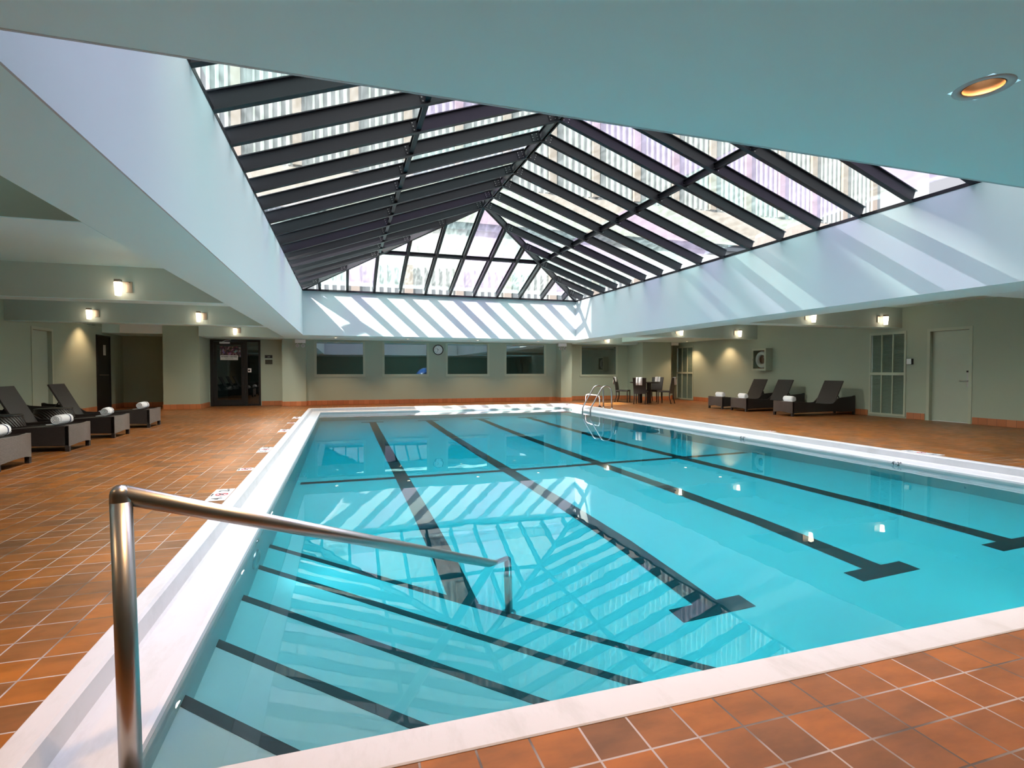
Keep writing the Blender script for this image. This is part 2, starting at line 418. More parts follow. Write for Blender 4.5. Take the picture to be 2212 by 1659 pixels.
# baseboards (cove tile)
def bb(name, segs):
    m = MB()
    for s in segs: m.box(*s, 0, .15)
    o = struct(name, m, M['base_tile'], bevel=.006)
T = .016
bb('baseboard_back', [(-1.15, 7.83, 19.1-T, 19.1), (-1.15, -1.15+T, 18.87, 19.1), (7.83-T, 7.83, 18.62, 19.1),
                      (-1.87-T, -1.15+T, 18.87-T, 18.87), (7.83-T, 8.27+T, 18.62-T, 18.62), (8.27, 8.27+T, 18.62, 19.4), (8.27, 11.1, 19.4-T, 19.4),
                      (-2.56, -1.87, 19.4-T, 19.4), (-1.87-T, -1.87, 18.87, 19.4)])
bb('baseboard_left', [(XL, XL+T, YN, LD[0]-.06), (XL, XL+T, LD[1]+.06, DD[0]-.02), (XL, XL+T, DD[1]+.02, 19.8), (XL, -5.06, 19.8-T, 19.8),
                      (-5.06-T, -5.06, 18.2, 19.8), (-5.06-T, -4.10+T, 18.2-T, 18.2), (-4.10, -4.10+T, 18.2, 19.4)])
bb('baseboard_right', [(XR-T, XR, YN, RD[0]-.05), (XR-T, XR, RD[1]+.06, LV[0]-.04), (XR-T, XR, LV[1]+.04, LV2[0]-.03), (12.38, XR, 19.0-T, 19.0),
                       (12.38, 12.38+T, 18.27, 19.0), (11.1-T, 12.38+T, 18.27-T, 18.27), (11.1-T, 11.1, 18.27, 19.4)])

# ceiling: soffits and coffer ceilings (painted pale)
m = MB()
m.box(XL, XR, YN, SY0, ZS, ZS+.12)                           # near soffit
m.box(-1.73, SX0, SY0, SY1, ZS, ZT); m.box(SX1, 8.40, SY0, SY1, ZS, ZT)   # strips beside shaft
m.box(-1.73, 8.40, SY1, 19.1, ZS, ZS+.5)                     # strip beyond shaft
m.box(-1.73, 8.40, SY1, SY1+.25, ZS+.5, ZT)
m.box(-1.73, 8.40, SY0-.3, SY0, ZS+.12, ZT)
m.box(-4.10, -1.73, 18.15, 19.4, ZS, ZS+.5); m.box(8.40, 11.1, 18.65, 19.4, ZS, ZS+.5)
m.box(10.4, XR, 14.75, 19.1, 2.27, ZC)
m.box(XL, -5.06, 18.3, 19.8, 2.25, ZC)
m.box(XL, -1.73, SY0, YB, ZC, ZC+.08); m.box(8.40, XR, SY0, YB, ZC, ZC+.08)
ceiling = m
# cut a pocket for the near downlight: build the near soffit without that patch
DLX, DLY = 2.25, 1.375
m.v = m.v; 
ceiling = MB()
DLS = [(DLX+2.4*i, DLY) for i in (-3, -2, -1, 0, 1, 2, 3)]
xs = [XL]+sum([[x-.075, x+.075] for x, _ in DLS], [])+[XR]
for i in range(0, len(xs), 2): ceiling.box(xs[i], xs[i+1], YN, SY0, ZS, ZS+.12)
for x, y in DLS:
    ceiling.box(x-.075, x+.075, YN, y-.075, ZS, ZS+.12); ceiling.box(x-.075, x+.075, y+.075, SY0, ZS, ZS+.12)
ceiling.v += []
b0 = len(ceiling.v)
skip = 8  # drop the solid near slab of m, keep everything else
fs = [fc for fc in m.f if min(fc) >= skip]
ceiling.add(m.v[skip:], [tuple(i-skip for i in fc) for fc in fs])
struct('ceiling', ceiling, M['aqua'])
# white plaster lining of the light shaft
t = .012
m = MB(); m.box(SX0, SX0+t, SY0, SY1, ZS-.001, ZT); struct('wall_shaft_left', m, M['white'])
m = MB(); m.box(SX1-t, SX1, SY0, SY1, ZS-.001, ZT); struct('wall_shaft_right', m, M['white'])
m = MB(); m.box(SX0, SX1, SY1-t, SY1, ZS-.001, ZT); struct('wall_shaft_back', m, M['white'])
m = MB(); m.box(SX0, SX1, SY0, SY0+t, ZS-.001, ZT); struct('wall_shaft_front', m, M['white'])
# beams between the coffers
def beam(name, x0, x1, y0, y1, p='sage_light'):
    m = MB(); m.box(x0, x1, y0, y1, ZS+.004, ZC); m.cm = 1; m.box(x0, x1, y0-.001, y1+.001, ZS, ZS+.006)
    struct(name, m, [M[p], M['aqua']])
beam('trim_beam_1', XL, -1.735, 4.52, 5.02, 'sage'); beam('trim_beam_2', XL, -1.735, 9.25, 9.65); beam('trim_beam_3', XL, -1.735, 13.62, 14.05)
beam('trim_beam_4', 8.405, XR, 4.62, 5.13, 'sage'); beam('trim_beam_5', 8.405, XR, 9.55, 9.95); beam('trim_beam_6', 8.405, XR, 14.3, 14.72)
m = MB(); m.box(-4.10, -1.735, 18.13, 18.15, ZS, ZC); struct('trim_fascia_1', m, M['sage_light'])
m = MB(); m.box(8.405, 11.1, 18.63, 18.65, ZS, ZC); struct('trim_fascia_2', m, M['sage_light'])
m = MB(); m.box(-6.15, -5.06, 18.25, 18.31, 2.25, 2.52); struct('trim_lintel_1', m, M['plastic_white'])
m = MB(); m.box(12.38, 12.7, 18.25, 18.27, 2.15, 2.27); struct('trim_lintel_2', m, M['plastic_white'])

# rooms behind glass (fitness room)
m = MB()
m.box(-4.3, 11.4, 23.4, 23.5, 0, ZC); m.box(-4.4, -4.3, 19.55, 23.5, 0, ZC); m.box(11.4, 11.5, 19.55, 23.5, 0, ZC); m.box(-4.3, 11.4, 19.56, 23.4, ZC-.1, ZC)
struct('wall_gym', m, M['room_dark'])
m = MB(); m.box(-4.3, 11.4, 19.56, 23.4, -.05, 0); m.box(-1.15, 7.83, 19.25, 19.56, -.05, 0); struct('floor_gym', m, M['gym_floor'])

# windows
def window(n, x0, x1, z0, z1, yf):
    m = MB(); w = .035
    for (a, b, c, d) in ((x0, x0+w, z0, z1), (x1-w, x1, z0, z1), (x0+w, x1-w, z0, z0+w), (x0+w, x1-w, z1-w, z1)): m.box(a, b, yf-.02, yf+.09, c, d)
    m.box(x0-.04, x1+.04, yf-.03, yf, z0-.05, z0-.001)
    m.box(x0-.04, x0-.001, yf-.012, yf, z0, z1); m.box(x1+.001, x1+.04, yf-.012, yf, z0, z1)
    fr = struct('window_%d' % n, m, M['sage_trim'])
    g = MB(); g.box(x0+w, x1-w, yf+.03, yf+.04, z0+w, z1-w); g.build('pane', M['glass_dark'], fr)
for i, (a, b) in enumerate(WINS): window(i+1, a, b, WZ0, WZ1, 19.1)
window(5, 9.0, 10.6, .97, 2.16, 19.4)

# ------------------------------------------------------------------ pool
pool = thing('swimming_pool', 'large rectangular pool with white coping, black lane lines and corner steps under the skylight', 'swimming pool', (3.3, 9, 0))
# coping loops: outer strip, lip face, ledge, inner edge, short drop
def loop(x0, x1, y0, y1, z): return [(x0, y0, z), (x1, y0, z), (x1, y1, z), (x0, y1, z)]
loops = [loop(-1.0, 7.65, 1.555, 17.5, -.10), loop(-1.0, 7.65, 1.555, 17.5, .002), loop(-.995, 7.645, 1.56, 17.495, .006),
         loop(-.915, 7.565, 1.705, 17.415, .004), loop(-.900, 7.55, 1.715, 17.40, -.006), loop(-.885, 7.535, 1.72, 17.385, -.085), loop(-.872, 7.522, 1.7201, 17.372, -.095),
         loop(-.665, 7.225, 1.7202, 17.075, -.090), loop(-.645, 7.205, 1.7203, 17.055, -.097), loop(-.641, 7.201, 1.7204, 17.051, -.118)]
m = MB(); vs = sum(loops, []); fs = []
for i in range(len(loops)-1):
    for k in range(4):
        a = i*4+k; b = i*4+(k+1) % 4; fs.append((a, b, b+4, a+4))
m.add(vs, fs); m.build('coping', M['coping'], pool)
# basin
prof = [(PY0, -1.12), (4.5, -1.16), (6, -1.30), (8, -1.58), (10, -1.90), (12, -2.15), (14, -2.33), (PY1, -2.42)]
m = MB()
def fz(y):
    for (a, za), (b, zb) in zip(prof, prof[1:]):
        if a <= y <= b: return za+(zb-za)*(y-a)/(b-a)
    return prof[-1][1]
for (a, za), (b, zb) in zip(prof, prof[1:]):
    m.quad((PX0, a, za), (PX1, a, za), (PX1, b, zb), (PX0, b, zb))
    m.quad((PX0, a, za), (PX0, b, zb), (PX0, b, -.117), (PX0, a, -.117))
    m.quad((PX1, a, za), (PX1, a, -.117), (PX1, b, -.117), (PX1, b, zb))
m.quad((PX0, PY0, prof[0][1]), (PX0, PY0, -.1), (PX1, PY0, -.1), (PX1, PY0, prof[0][1]))
m.quad((PX0, PY1, prof[-1][1]), (PX1, PY1, prof[-1][1]), (PX1, PY1, -.117), (PX0, PY1, -.117))
m.build('basin', M['pool_paint'], pool)
# corner steps
for s_, z_ in ((1.89, -.30), (2.53, -.49), (3.27, -.69), (3.98, -.89), (4.62, -1.07)):
    m = MB(); m.prism([(PX0, PY0), (s_-PY0, PY0), (PX0, s_-PX0)], 'z', -1.14, z_)
    st = m.build('step', M['pool_paint'], pool)
    k = .055*math.sqrt(2)
    m = MB(); m.prism([(s_-PY0-k, PY0), (s_-PY0, PY0), (PX0, s_-PX0), (PX0, s_-PX0-k)], 'z', z_+.0005, z_+.004)
    m.build('nosing_stripe', M['pool_black'], st)
# lane lines with end bars
def strip(m, pts, w, ax):
    for (p, q) in zip(pts, pts[1:]):
        if ax == 'y': m.quad((p[0]-w/2, p[1], p[2]), (p[0]+w/2, p[1], p[2]), (q[0]+w/2, q[1], q[2]), (q[0]-w/2, q[1], q[2]))
        else: m.quad((p[0], p[1]-w/2, p[2]+0), (q[0], q[1]-w/2, q[2]), (q[0], q[1]+w/2, q[2]), (p[0], p[1]+w/2, p[2]))
E_ = .006
for x in (.84, 2.50, 4.12, 5.72):
    m = MB(); y0 = 4.62-x if x < 1.6 else 3.1
    ys = [max(y0, 3.16) if x > 1.6 else y0]+[p[0] for p in prof if p[0] > max(y0, 3.1)+.1 and p[0] < 16.2]+[16.3]
    strip(m, [(x, y, fz(y)+E_) for y in ys], .20, 'y')
    if x > 1.6: m.box(x-.30, x+.30, 3.08, 3.25, fz(3.16)+.001, fz(3.16)+E_+.003)
    m.box(x-.32, x+.32, 16.3, 16.46, fz(16.3)-.002, fz(16.3)+E_+.003)
    m.build('lane_line', M['pool_black'], pool)
m = MB(); za = fz(8.05)+E_+.003; zb = fz(8.20)+E_+.003
m.quad((-.58, 8.05, za), (7.14, 8.05, za), (7.14, 8.20, zb), (-.58, 8.20, zb)); m.build('cross_line', M['pool_black'], pool)
# pool light niche on the left pool wall
m = MB(); m.lathe([(.001, .012), (.11, .012), (.135, .02), (.15, .012), (.15, 0)], (PX0, 4.42, -.55), 32, 'x')
pl = m.build('pool_light', M['chrome'], pool)
m = MB(); m.lathe([(.001, .03), (.06, .026), (.105, .014)], (PX0+.001, 4.42, -.55), 24, 'x'); m.build('lens', M['glass_clear'], pl)
m = MB(); m.lathe([(.001, .02), (.02, .018), (.028, .006), (.028, 0)], (PX0, 4.50, -.23), 20, 'x'); m.build('return_fitting', M['chrome'], pool)
# ribs of the gutter ledge: depth lettering on the right inner face
text_mesh('depth_lettering', '4\'-2"', .075, M['ink'], pool, (PX1-.002, 5.35, -.118), (0, -1, 0), (0, 0, 1))
text_mesh('depth_lettering', '4\'-3"', .075, M['ink'], pool, (PX1-.002, 8.3, -.118), (0, -1, 0), (0, 0, 1))
# lights under water: the left niche and three in the near wall
for (x, y, z, rx, rz) in ((PX0+.05, 4.42, -.55, 90, -90), (2.2, PY0+.05, -.55, 90, 0), (4.3, PY0+.05, -.55, 90, 0), (6.3, PY0+.05, -.55, 90, 0)):
    l = bpy.data.lights.new('pool_lamp', 'SPOT'); l.energy = POOL_W; l.color = (.62, .95, 1); l.spot_size = R(165); l.spot_blend = 1; l.shadow_soft_size = .10
    lo = bpy.data.objects.new('pool_lamp', l); COL.objects.link(lo); lo.location = (x, y, z); lo.rotation_euler = (R(rx), 0, R(rz))
    if y < 2:
        m = MB(); m.lathe([(.001, .03), (.10, .02), (.14, .012), (.15, 0)], (x, PY0, z), 28, 'y'); m.build('pool_light', M['chrome'], pool)
# water
w = MB(); w.box(PX0-.015, PX1+.015, PY0-.012, PY1+.015, -2.6, ZW)
wo = w.build('pool_water', M['water'], label='clear turquoise water filling the pool, mirroring the skylight', cat='water', kind='stuff')

# depth marker tiles on the deck
def marker(x0, y, what, flip=1, label='', group='depth marker tiles beside the pool'):
    """flip=1: left deck (text top towards -x); -1: right deck"""
    o = thing('depth_marker_tile', label, 'floor tile', (x0, y, 0), group)
    m = MB(); m.box(x0-.082, x0+.082, y-.08, y+.08, -.005, .004); m.build('tile', M['marker'], o, bevel=.002)
    rt = (0, flip, 0); up = (-flip, 0, 0)
    if what == 'no':
        m = MB(); m.lathe([(.042, 0), (.042, .0016), (.055, .0016), (.055, 0)], (x0+.012*flip, y, .0042), 28)
        m.obox((x0+.012*flip, y, .005), (1, 1, 0), (-1, 1, 0), (0, 0, 1), .046, .005, .0008); m.build('no_diving_ring', M['red_ink'], o)
        m = MB(); m.tube([(x0+.03*flip, y-.02, .0052), (x0+.005*flip, y, .0052), (x0-.012*flip, y+.018, .0052)], .0045, 6); m.build('diver_symbol', M['ink'], o)
        text_mesh('lettering', 'NO DIVING', .018, M['ink'], o, (x0-.066*flip, y, .0045), rt, up)
    else:
        text_mesh('lettering', what[0], .125, M['ink'], o, (x0+.008*flip, y-.012*flip, .0045), rt, up, font_bold=True)
        text_mesh('unit_lettering', what[1], .030, M['ink'], o, (x0+.03*flip, y+.052*flip, .0045), rt, up)
XM = -1.088
def mset(y, d, where):
    marker(XM, y-.165, d[0], label='white depth tile with a black %s FT, %s' % (d[0][0], where))
    marker(XM, y, 'no', label='white tile with red no-diving ring between depth numbers, %s' % where)
    marker(XM, y+.165, d[1], label='white depth tile with a black %s IN, %s' % (d[1][0], where))
mset(5.52, (('4', 'FT'), ('2', 'IN')), 'left deck, nearest the handrail')
marker(XM, 6.86, 'no', label='lone white no-diving tile on left deck, nearer of two single ones')
mset(8.48, (('5', 'FT'), ('0', 'IN')), 'left deck, second set from the handrail')
mset(11.1, (('6', 'FT'), ('0', 'IN')), 'left deck, third set from the handrail')
marker(XM, 12.7, 'no', label='lone white no-diving tile on left deck, farther of two single ones')
mset(14.1, (('7', 'FT'), ('0', 'IN')), 'left deck, set farthest from the handrail')
for i, (wh, lb) in enumerate(((('4', 'FT'), 'white 4 FT tile on right deck beside the pool rim'), ('no', 'white no-diving tile on right deck beside the pool rim'), (('2', 'IN'), 'white 2 IN tile on right deck beside the pool rim'))):
    marker(7.74, 5.56-.165*i, wh, -1, lb)
marker(7.74, 8.2, 'no', -1, 'lone no-diving tile on right deck, across from the door')

# ------------------------------------------------------------------ handrail into the steps
hr = thing('pool_handrail', 'brushed steel handrail slanting from the near left corner down into the pool', 'handrail', (-.56, 1.70, 0))
A = Vector((-.602, 1.775, .800)); B = Vector((1.10, 3.59, -.235))
A2 = A-(B-A).normalized()*0.0
m = MB(); m.tube([(-.560, 1.690, -.02), (-.575, 1.72, .30), (-.602, 1.775, .778)], .0275, 24); m.build('post', M['chrome'], hr)
m = MB(); m.tube([A, B], .0275, 24)
m.lathe([(.0001, .0275), (.011, .0252), (.0195, .0194), (.0252, .011), (.0275, 0), (.0275, -.03)], tuple(A+Vector((0, 0, -.001))), 24)
m.build('rail', M['chrome'], hr)
m = MB(); m.tube([B, (1.10, 3.545, -1.07)], .0275, 24); m.build('post', M['chrome'], hr)
m = MB(); m.lathe([(.05, 0), (.05, .008), (.032, .02), (.0245, .022)], (1.10, 3.545, -1.09), 24); m.build('flange', M['chrome'], hr)
m = MB(); m.lathe([(.062, 0), (.060, .010), (.034, .028), (.0245, .03)], (-.560, 1.690, .004), 24); m.build('flange', M['chrome'], hr)

# ladder at right
ld = thing('pool_ladder', 'curved chrome ladder rails at the far right pool edge', 'ladder', (7.78, 14.85, 0))
for y in (14.57, 15.12):
    pts = [(7.80, y, 0)]+[(7.80-.0*i, y, .12*i) for i in range(1, 4)]
    pts = [(7.80, y, 0), (7.79, y, .45)]
    for i in range(9):
        a = R(-10)+R(190-25)*i/8
        pts.append((7.60+.19*math.cos(a), y, .50+.19*math.sin(a)))
    pts += [(7.12, y, .08), (7.085, y, 0.0), (7.08, y, -.12), (7.08, y, -1.35)]
    m = MB(); m.tube(pts, .022, 14); m.build('rail', M['chrome'], ld)
    m = MB(); m.lathe([(.05, 0), (.048, .01), (.03, .02), (.022, .024)], (7.80, y, 0), 20); m.build('escutcheon', M['chrome'], ld)
for z in (-.40, -.68, -.96, -1.24):
    m = MB(); m.box(7.03, 7.13, 14.58, 15.11, z-.012, z+.012); m.build('tread', M['chrome'], ld, bevel=.005)
lp = thing('grab_loop', 'low white metal loop rail on the deck behind the pool ladder', 'rail', (7.9, 16.0, 0))
m = MB(); m.tube([(7.83, 15.45, 0), (7.84, 15.47, .26), (7.85, 15.54, .33), (7.90, 15.72, .35), (7.98, 16.6, .35), (8.0, 16.78, .32), (8.01, 16.85, .24), (8.02, 16.88, 0)], .017, 12); m.build('loop', M['plastic_white'], lp)
m = MB(); m.box(7.80, 7.87, 15.42, 15.48, 0, .03); m.build('foot', M['black'], lp)

# ------------------------------------------------------------------ skylight
sky = thing('skylight', 'hipped glass skylight on dark steel rafters above the pool', 'skylight', (3.2, 9.3, ZT))
XC = (SX0+SX1)/2; HW = XC-SX0; ZR = 5.0; SL = (ZR-ZT)/HW; YA = SY1-HW; YN2 = SY0+HW   # apexes
DEP = .178
def surf(x, y):
    """height of underside of rafters"""
    d = min(x-SX0, SX1-x, y-SY0, SY1-y); return ZT+SL*d
def ibeam(a, b, side, dep=DEP, wf=.074, tw=.014):
    """I-section between a and b (underside centre line); side = horizontal direction across"""
    m = MB(); a = Vector(a); b = Vector(b); d = (b-a).normalized(); s = Vector(side).normalized(); u = s.cross(d)
    if u.z < 0: u = -u
    c = (a+b)/2; h = (b-a).length/2
    m.obox(c+u*dep/2, d, s, u, h, tw/2, dep/2)
    m.obox(c+u*.006, d, s, u, h, wf/2, .006)
    m.obox(c+u*(dep-.006), d, s, u, h, wf/2, .006)
    return m
def bracket(m, p, d, s):
    """bolted plate on the near face of a web"""
    p = Vector(p); d = Vector(d).normalized(); s = Vector(s).normalized(); u = s.cross(d)
    if u.z < 0: u = -u
    m.cm = 0; m.obox(p+u*DEP*.5-s*.011, d, s, u, .06, .004, DEP*.36)
    m.cm = 1
    for i in (-.04, .04):
        for j in (.25, .5, .75):
            m.obox(p+d*i+u*DEP*j-s*.018, d, s, u, .007, .004, .007)
SP = .765
ys = [YA-SP*k for k in range(-5, 13) if YA-SP*k > SY0+.2]
for y in ys:
    d = min(HW, SY1-y, y-SY0)
    for sgn in (1, -1):
        x0 = SX0 if sgn == 1 else SX1
        a = (x0, y, ZT); b = (x0+sgn*d, y, ZT+SL*d)
        r_ = ibeam(a, b, (0, 1, 0)).build('rafter', M['steel'], sky)
        dv = Vector(b)-Vector(a)
        for q_ in [Vector(b)-dv.normalized()*.10]+([Vector(a)+dv*(2.05/d)] if d > 2.1 else []):
            m = MB(); bracket(m, q_, dv, (0, 1, 0)); m.build('bolted_plate', [M['steel'], M['bolt']], r_)
for k in range(-5, 6):
    x = XC+SP*k; d = HW-abs(SP*k)
    if d < .15: continue
    for y0, sg in ((SY1, -1), (SY0, 1)):
        ibeam((x, y0, ZT), (x, y0+sg*d, ZT+SL*d), (1, 0, 0)).build('rafter', M['steel'], sky)
# hips and ridge
for cx, sx in ((SX0, 1), (SX1, -1)):
    for cy, sy, ya in ((SY1, -1, YA), (SY0, 1, YN2)):
        ibeam((cx, cy, ZT), (XC, ya, ZR), (-sy, sx, 0), DEP, .07, .03).build('hip_beam', M['steel'], sky)
ibeam((XC, YN2, ZR), (XC, YA, ZR), (1, 0, 0), DEP, .08, .03).build('ridge_beam', M['steel'], sky)
# purlins
PD = 2.05
def purlin(a, b, inward):
    u = Vector((0, 0, 1)); m = MB(); a = Vector(a); b = Vector(b); c = (a+b)/2; d = b-a
    m.obox(c+Vector((0, 0, .055)), d, Vector(inward), u, d.length/2, .006, .05)
    m.obox(c+Vector((0, 0, .008)), d, Vector(inward), u, d.length/2, .03, .006)
    m.obox(c+Vector((0, 0, .105)), d, Vector(inward), u, d.length/2, .03, .006)
    m.build('purlin', M['steel'], sky)
zp = ZT+SL*PD+.03
purlin((SX0+PD, SY0+PD, zp), (SX0+PD, SY1-PD, zp), (1, 0, 0)); purlin((SX1-PD, SY0+PD, zp), (SX1-PD, SY1-PD, zp), (1, 0, 0))
purlin((SX0+PD, SY1-PD, zp), (SX1-PD, SY1-PD, zp), (0, 1, 0)); purlin((SX0+PD, SY0+PD, zp), (SX1-PD, SY0+PD, zp), (0, 1, 0))
# sill frame on the shaft top
m = MB(); q = .06
m.box(SX0, SX1, SY1-q, SY1, ZT, ZT+.05); m.box(SX0, SX1, SY0, SY0+q, ZT, ZT+.05); m.box(SX0-.03, SX0+.015, SY0, SY1, ZT, ZT+.05); m.box(SX1-.015, SX1+.03, SY0, SY1, ZT, ZT+.05)
m.build('sill_frame', M['steel'], sky)
# glass bays, one pane per bay
def offz(d): return ZT+SL*d+DEP/math.cos(math.atan(SL))+.012
edges = [SY0]+sorted(ys)+[SY1]
def pane(pts):
    m = MB(); n = len(pts)
    up = [(p[0], p[1], p[2]+.012) for p in pts]
    m.add(pts+up, [tuple(range(n))[::-1], tuple(range(n, 2*n))]+[(i, (i+1) % n, n+(i+1) % n, n+i) for i in range(n)])
    m.build('glass_pane', PANES[rnd.choice((0, 0, 1, 1, 2, 3))], sky)
for y0, y1 in zip(edges, edges[1:]):
    d0 = min(HW, SY1-y0, y0-SY0); d1 = min(HW, SY1-y1, y1-SY0)
    for sgn, x0 in ((1, SX0), (-1, SX1)):
        if d0 > PD+.1 and d1 > PD+.1 and (SY1-y1 > PD):
            pane([(x0, y0, offz(0)), (x0+sgn*PD, y0, offz(PD)), (x0+sgn*PD, y1, offz(PD)), (x0, y1, offz(0))][::sgn])
            pane([(x0+sgn*PD, y0, offz(PD)), (x0+sgn*d0, y0, offz(d0)), (x0+sgn*d1, y1, offz(d1)), (x0+sgn*PD, y1, offz(PD))][::sgn])
        else:
            pts = [(x0, y0, offz(0))]+([(x0+sgn*d0, y0, offz(d0))] if d0 > .01 else [])+([(x0+sgn*d1, y1, offz(d1))] if d1 > .01 else [])+[(x0, y1, offz(0))]
            pane(pts[::sgn])
xs_ = [SX0]+[XC+SP*k for k in range(-5, 6)]+[SX1]
for xa, xb in zip(xs_, xs_[1:]):
    da = min(xa-SX0, SX1-xa); db = min(xb-SX0, SX1-xb)
    for y0, sg in ((SY1, -1), (SY0, 1)):
        for lo, hi in ((0, PD), (PD, 99)):
            a1 = min(da, hi); b1 = min(db, hi)
            if max(a1, b1) <= lo+.01: continue
            pts = []
            # polygon clipped between lo and hi
            def clipx(dd):  # x where hip distance equals dd within bay
                if da == db: return None
                t_ = (dd-da)/(db-da); return xa+(xb-xa)*t_
            low = []
            if da >= lo: low.append((xa, y0+sg*lo, offz(lo)))
            else: x_ = clipx(lo); low.append((x_, y0+sg*lo, offz(lo)))
            if db >= lo: low.append((xb, y0+sg*lo, offz(lo)))
            else: x_ = clipx(lo); low.append((x_, y0+sg*lo, offz(lo)))
            top = []
            if db > lo: top.append((xb, y0+sg*b1, offz(b1)))
            if (da-hi)*(db-hi) < 0 and hi < 50: x_ = clipx(hi); top.append((x_, y0+sg*hi, offz(hi)))
            if da > lo: top.append((xa, y0+sg*a1, offz(a1)))
            pts = low+top
            res = []
            for p in pts:
                if not res or (Vector(p)-Vector(res[-1])).length > .01: res.append(p)
            if (Vector(res[0])-Vector(res[-1])).length < .01: res.pop()
            if len(res) >= 3: pane(res)

# ------------------------------------------------------------------ outside: pale tower beyond the skylight
tw = thing('office_tower', 'pale ribbed office tower with brown piers seen through the skylight glass', 'building', (10, 52, 0))
m = MB(); m.box(-45, 75, 52, 60, 0, 46); m.build('wall', M['facade'], tw)
for za, zb in ((3, 11.2), (19.5, 40)):
    for i in range(22):
        x = -38+i*4.9
        m = MB(); m.box(x-.38, x+.38, 51.6, 52, za, zb); m.build('pier', M['pier'], tw)
    m = MB()
    for i in range(21):
        for k in range(1, 7):
            x = -38+i*4.9+k*.7; m.box(x-.09, x+.09, 51.85, 52, za, zb)
    m.build('mullion_ribs', M['facade_glass'], tw)
m = MB(); m.box(-45, 75, 51.8, 52, 15.0, 15.7)
m.build('window_strip', M['dark_glass'], tw)
m = MB(); m.box(-45, 75, 51.7, 52, 15.7, 19.3); m.build('brick_band', M['brick'], tw)
tl = thing('neighbour_tower', 'tall pale tower rising beyond the left side of the skylight', 'building', (-12.5, -12, 0))
m = MB(); m.box(-15, -10, -30, 6.6, 0, 40); m.build('wall', M['facade'], tl)

# ------------------------------------------------------------------ light fittings
def sconce(x, y, label):
    """wall bracket lamp on a beam face; y = face, lamp sticks out towards -y"""
    o = thing('wall_sconce', label, 'wall lamp', (x, y, 2.35), 'wall sconces on the ceiling beams')
    sg = 1 if x < 3 else -1
    m = MB(); m.box(x+sg*.075-.012, x+sg*.075+.06*sg+.012*sg, y-.018, y, 2.30, 2.46); m.build('backplate', M['nickel'], o, bevel=.003)
    m = MB(); m.box(x-.04, x+.04, y-.145, y-.065, 2.435, 2.475); m.box(x+sg*.04, x+sg*.12, y-.06, y-.01, 2.44, 2.455); m.build('cap', M['nickel'], o, bevel=.004)
    m = MB(); pr = []
    def ring(hw, z, n=6):
        c = []; rr = hw*.45
        for qx, qy, a0 in ((1, 1, 0), (-1, 1, 90), (-1, -1, 180), (1, -1, 270)):
            for i in range(n+1):
                a = R(a0+90*i/n); c.append((x+qx*(hw-rr)+rr*math.cos(a), y-.105+qy*(hw-rr)+rr*math.sin(a), z))
        return c
    rings = [ring(.026, 2.240), ring(.034, 2.243), ring(.038, 2.30), ring(.047, 2.43), ring(.04, 2.437)]
    n = len(rings[0]); vs = sum(rings, []); fs = [tuple(range(n))[::-1], tuple(range(4*n, 5*n))]
    for j in range(4):
        for i in range(n): fs.append((j*n+i, j*n+(i+1) % n, (j+1)*n+(i+1) % n, (j+1)*n+i))
    m.add(vs, fs, True); m.build('lamp_shade', M['shade'], o)
SCONCE_W = 13
sconce(-3.09, 9.25, 'lit box-shaded sconce on the near left beam, largest of the wall lamps')
sconce(-5.10, 13.62, 'lit sconce on the second left beam, the one nearer the left wall')
sconce(-3.05, 13.62, 'lit sconce on the second left beam, the one nearer the pool')
sconce(-3.10, 18.13, 'lit sconce directly above the black fitness room door')
sconce(12.28, 9.55, 'lit sconce on near right beam, just left of the tall louvered cabinet top')
sconce(10.10, 9.55, 'lit sconce on near right beam, half hidden by the soffit edge')
sconce(12.17, 14.3, 'lit sconce on the far right beam, left of the life ring cabinet')
sconce(9.98, 14.3, 'lit sconce on the far right beam, cut by the soffit above the black table')
sconce(9.75, 18.63, 'lit sconce right above the window beside the black table')

def downlight(x, y, z, label, group, watt, r=.062, seen=True):
    o = thing('recessed_downlight', label, 'ceiling light', (x, y, z), group)
    m = MB(); m.lathe([(r, .10), (r+.002, .004), (r+.004, -.001), (r+.028, -.003), (r+.030, 0)], (x, y, z), 40); m.build('trim_ring', M['white'], o)
    m = MB(); m.lathe([(r*.62, .10), (r-.004, .06), (r-.001, .0)], (x, y, z), 40); m.build('baffle', M['bronze'], o)
    m = MB(); m.lathe([(.0001, .055), (.030, .056), (.034, .062)], (x, y, z), 28); m.build('lens', M['lens'], o)
    m = MB(); m.lathe([(.034, .060), (r*.74, .066), (r*.78, .075)], (x, y, z), 28); m.build('bezel', M['plastic_white'], o)
    if watt:
        l = bpy.data.lights.new('downlight_beam', 'SPOT'); l.energy = watt; l.color = (1, .58, .27); l.spot_size = R(125); l.spot_blend = .8; l.shadow_soft_size = .03
        lo = bpy.data.objects.new('bulb', l); COL.objects.link(lo); lo.parent = o; lo.location = (0, 0, .035)
DOWN_W = 54
DLAB = {0: 'glowing round downlight with bronze baffle in the near ceiling', }
for i, (x, y) in enumerate(DLS):
    downlight(x, y, ZS, DLAB.get(i-3, 'glowing downlight in near ceiling outside the picture, %s' % ['first from left wall', 'second from left wall', 'third from left wall', '', 'third from right wall', 'second from right wall', 'first from right wall'][i]), 'downlights in the near ceiling', DOWN_W)
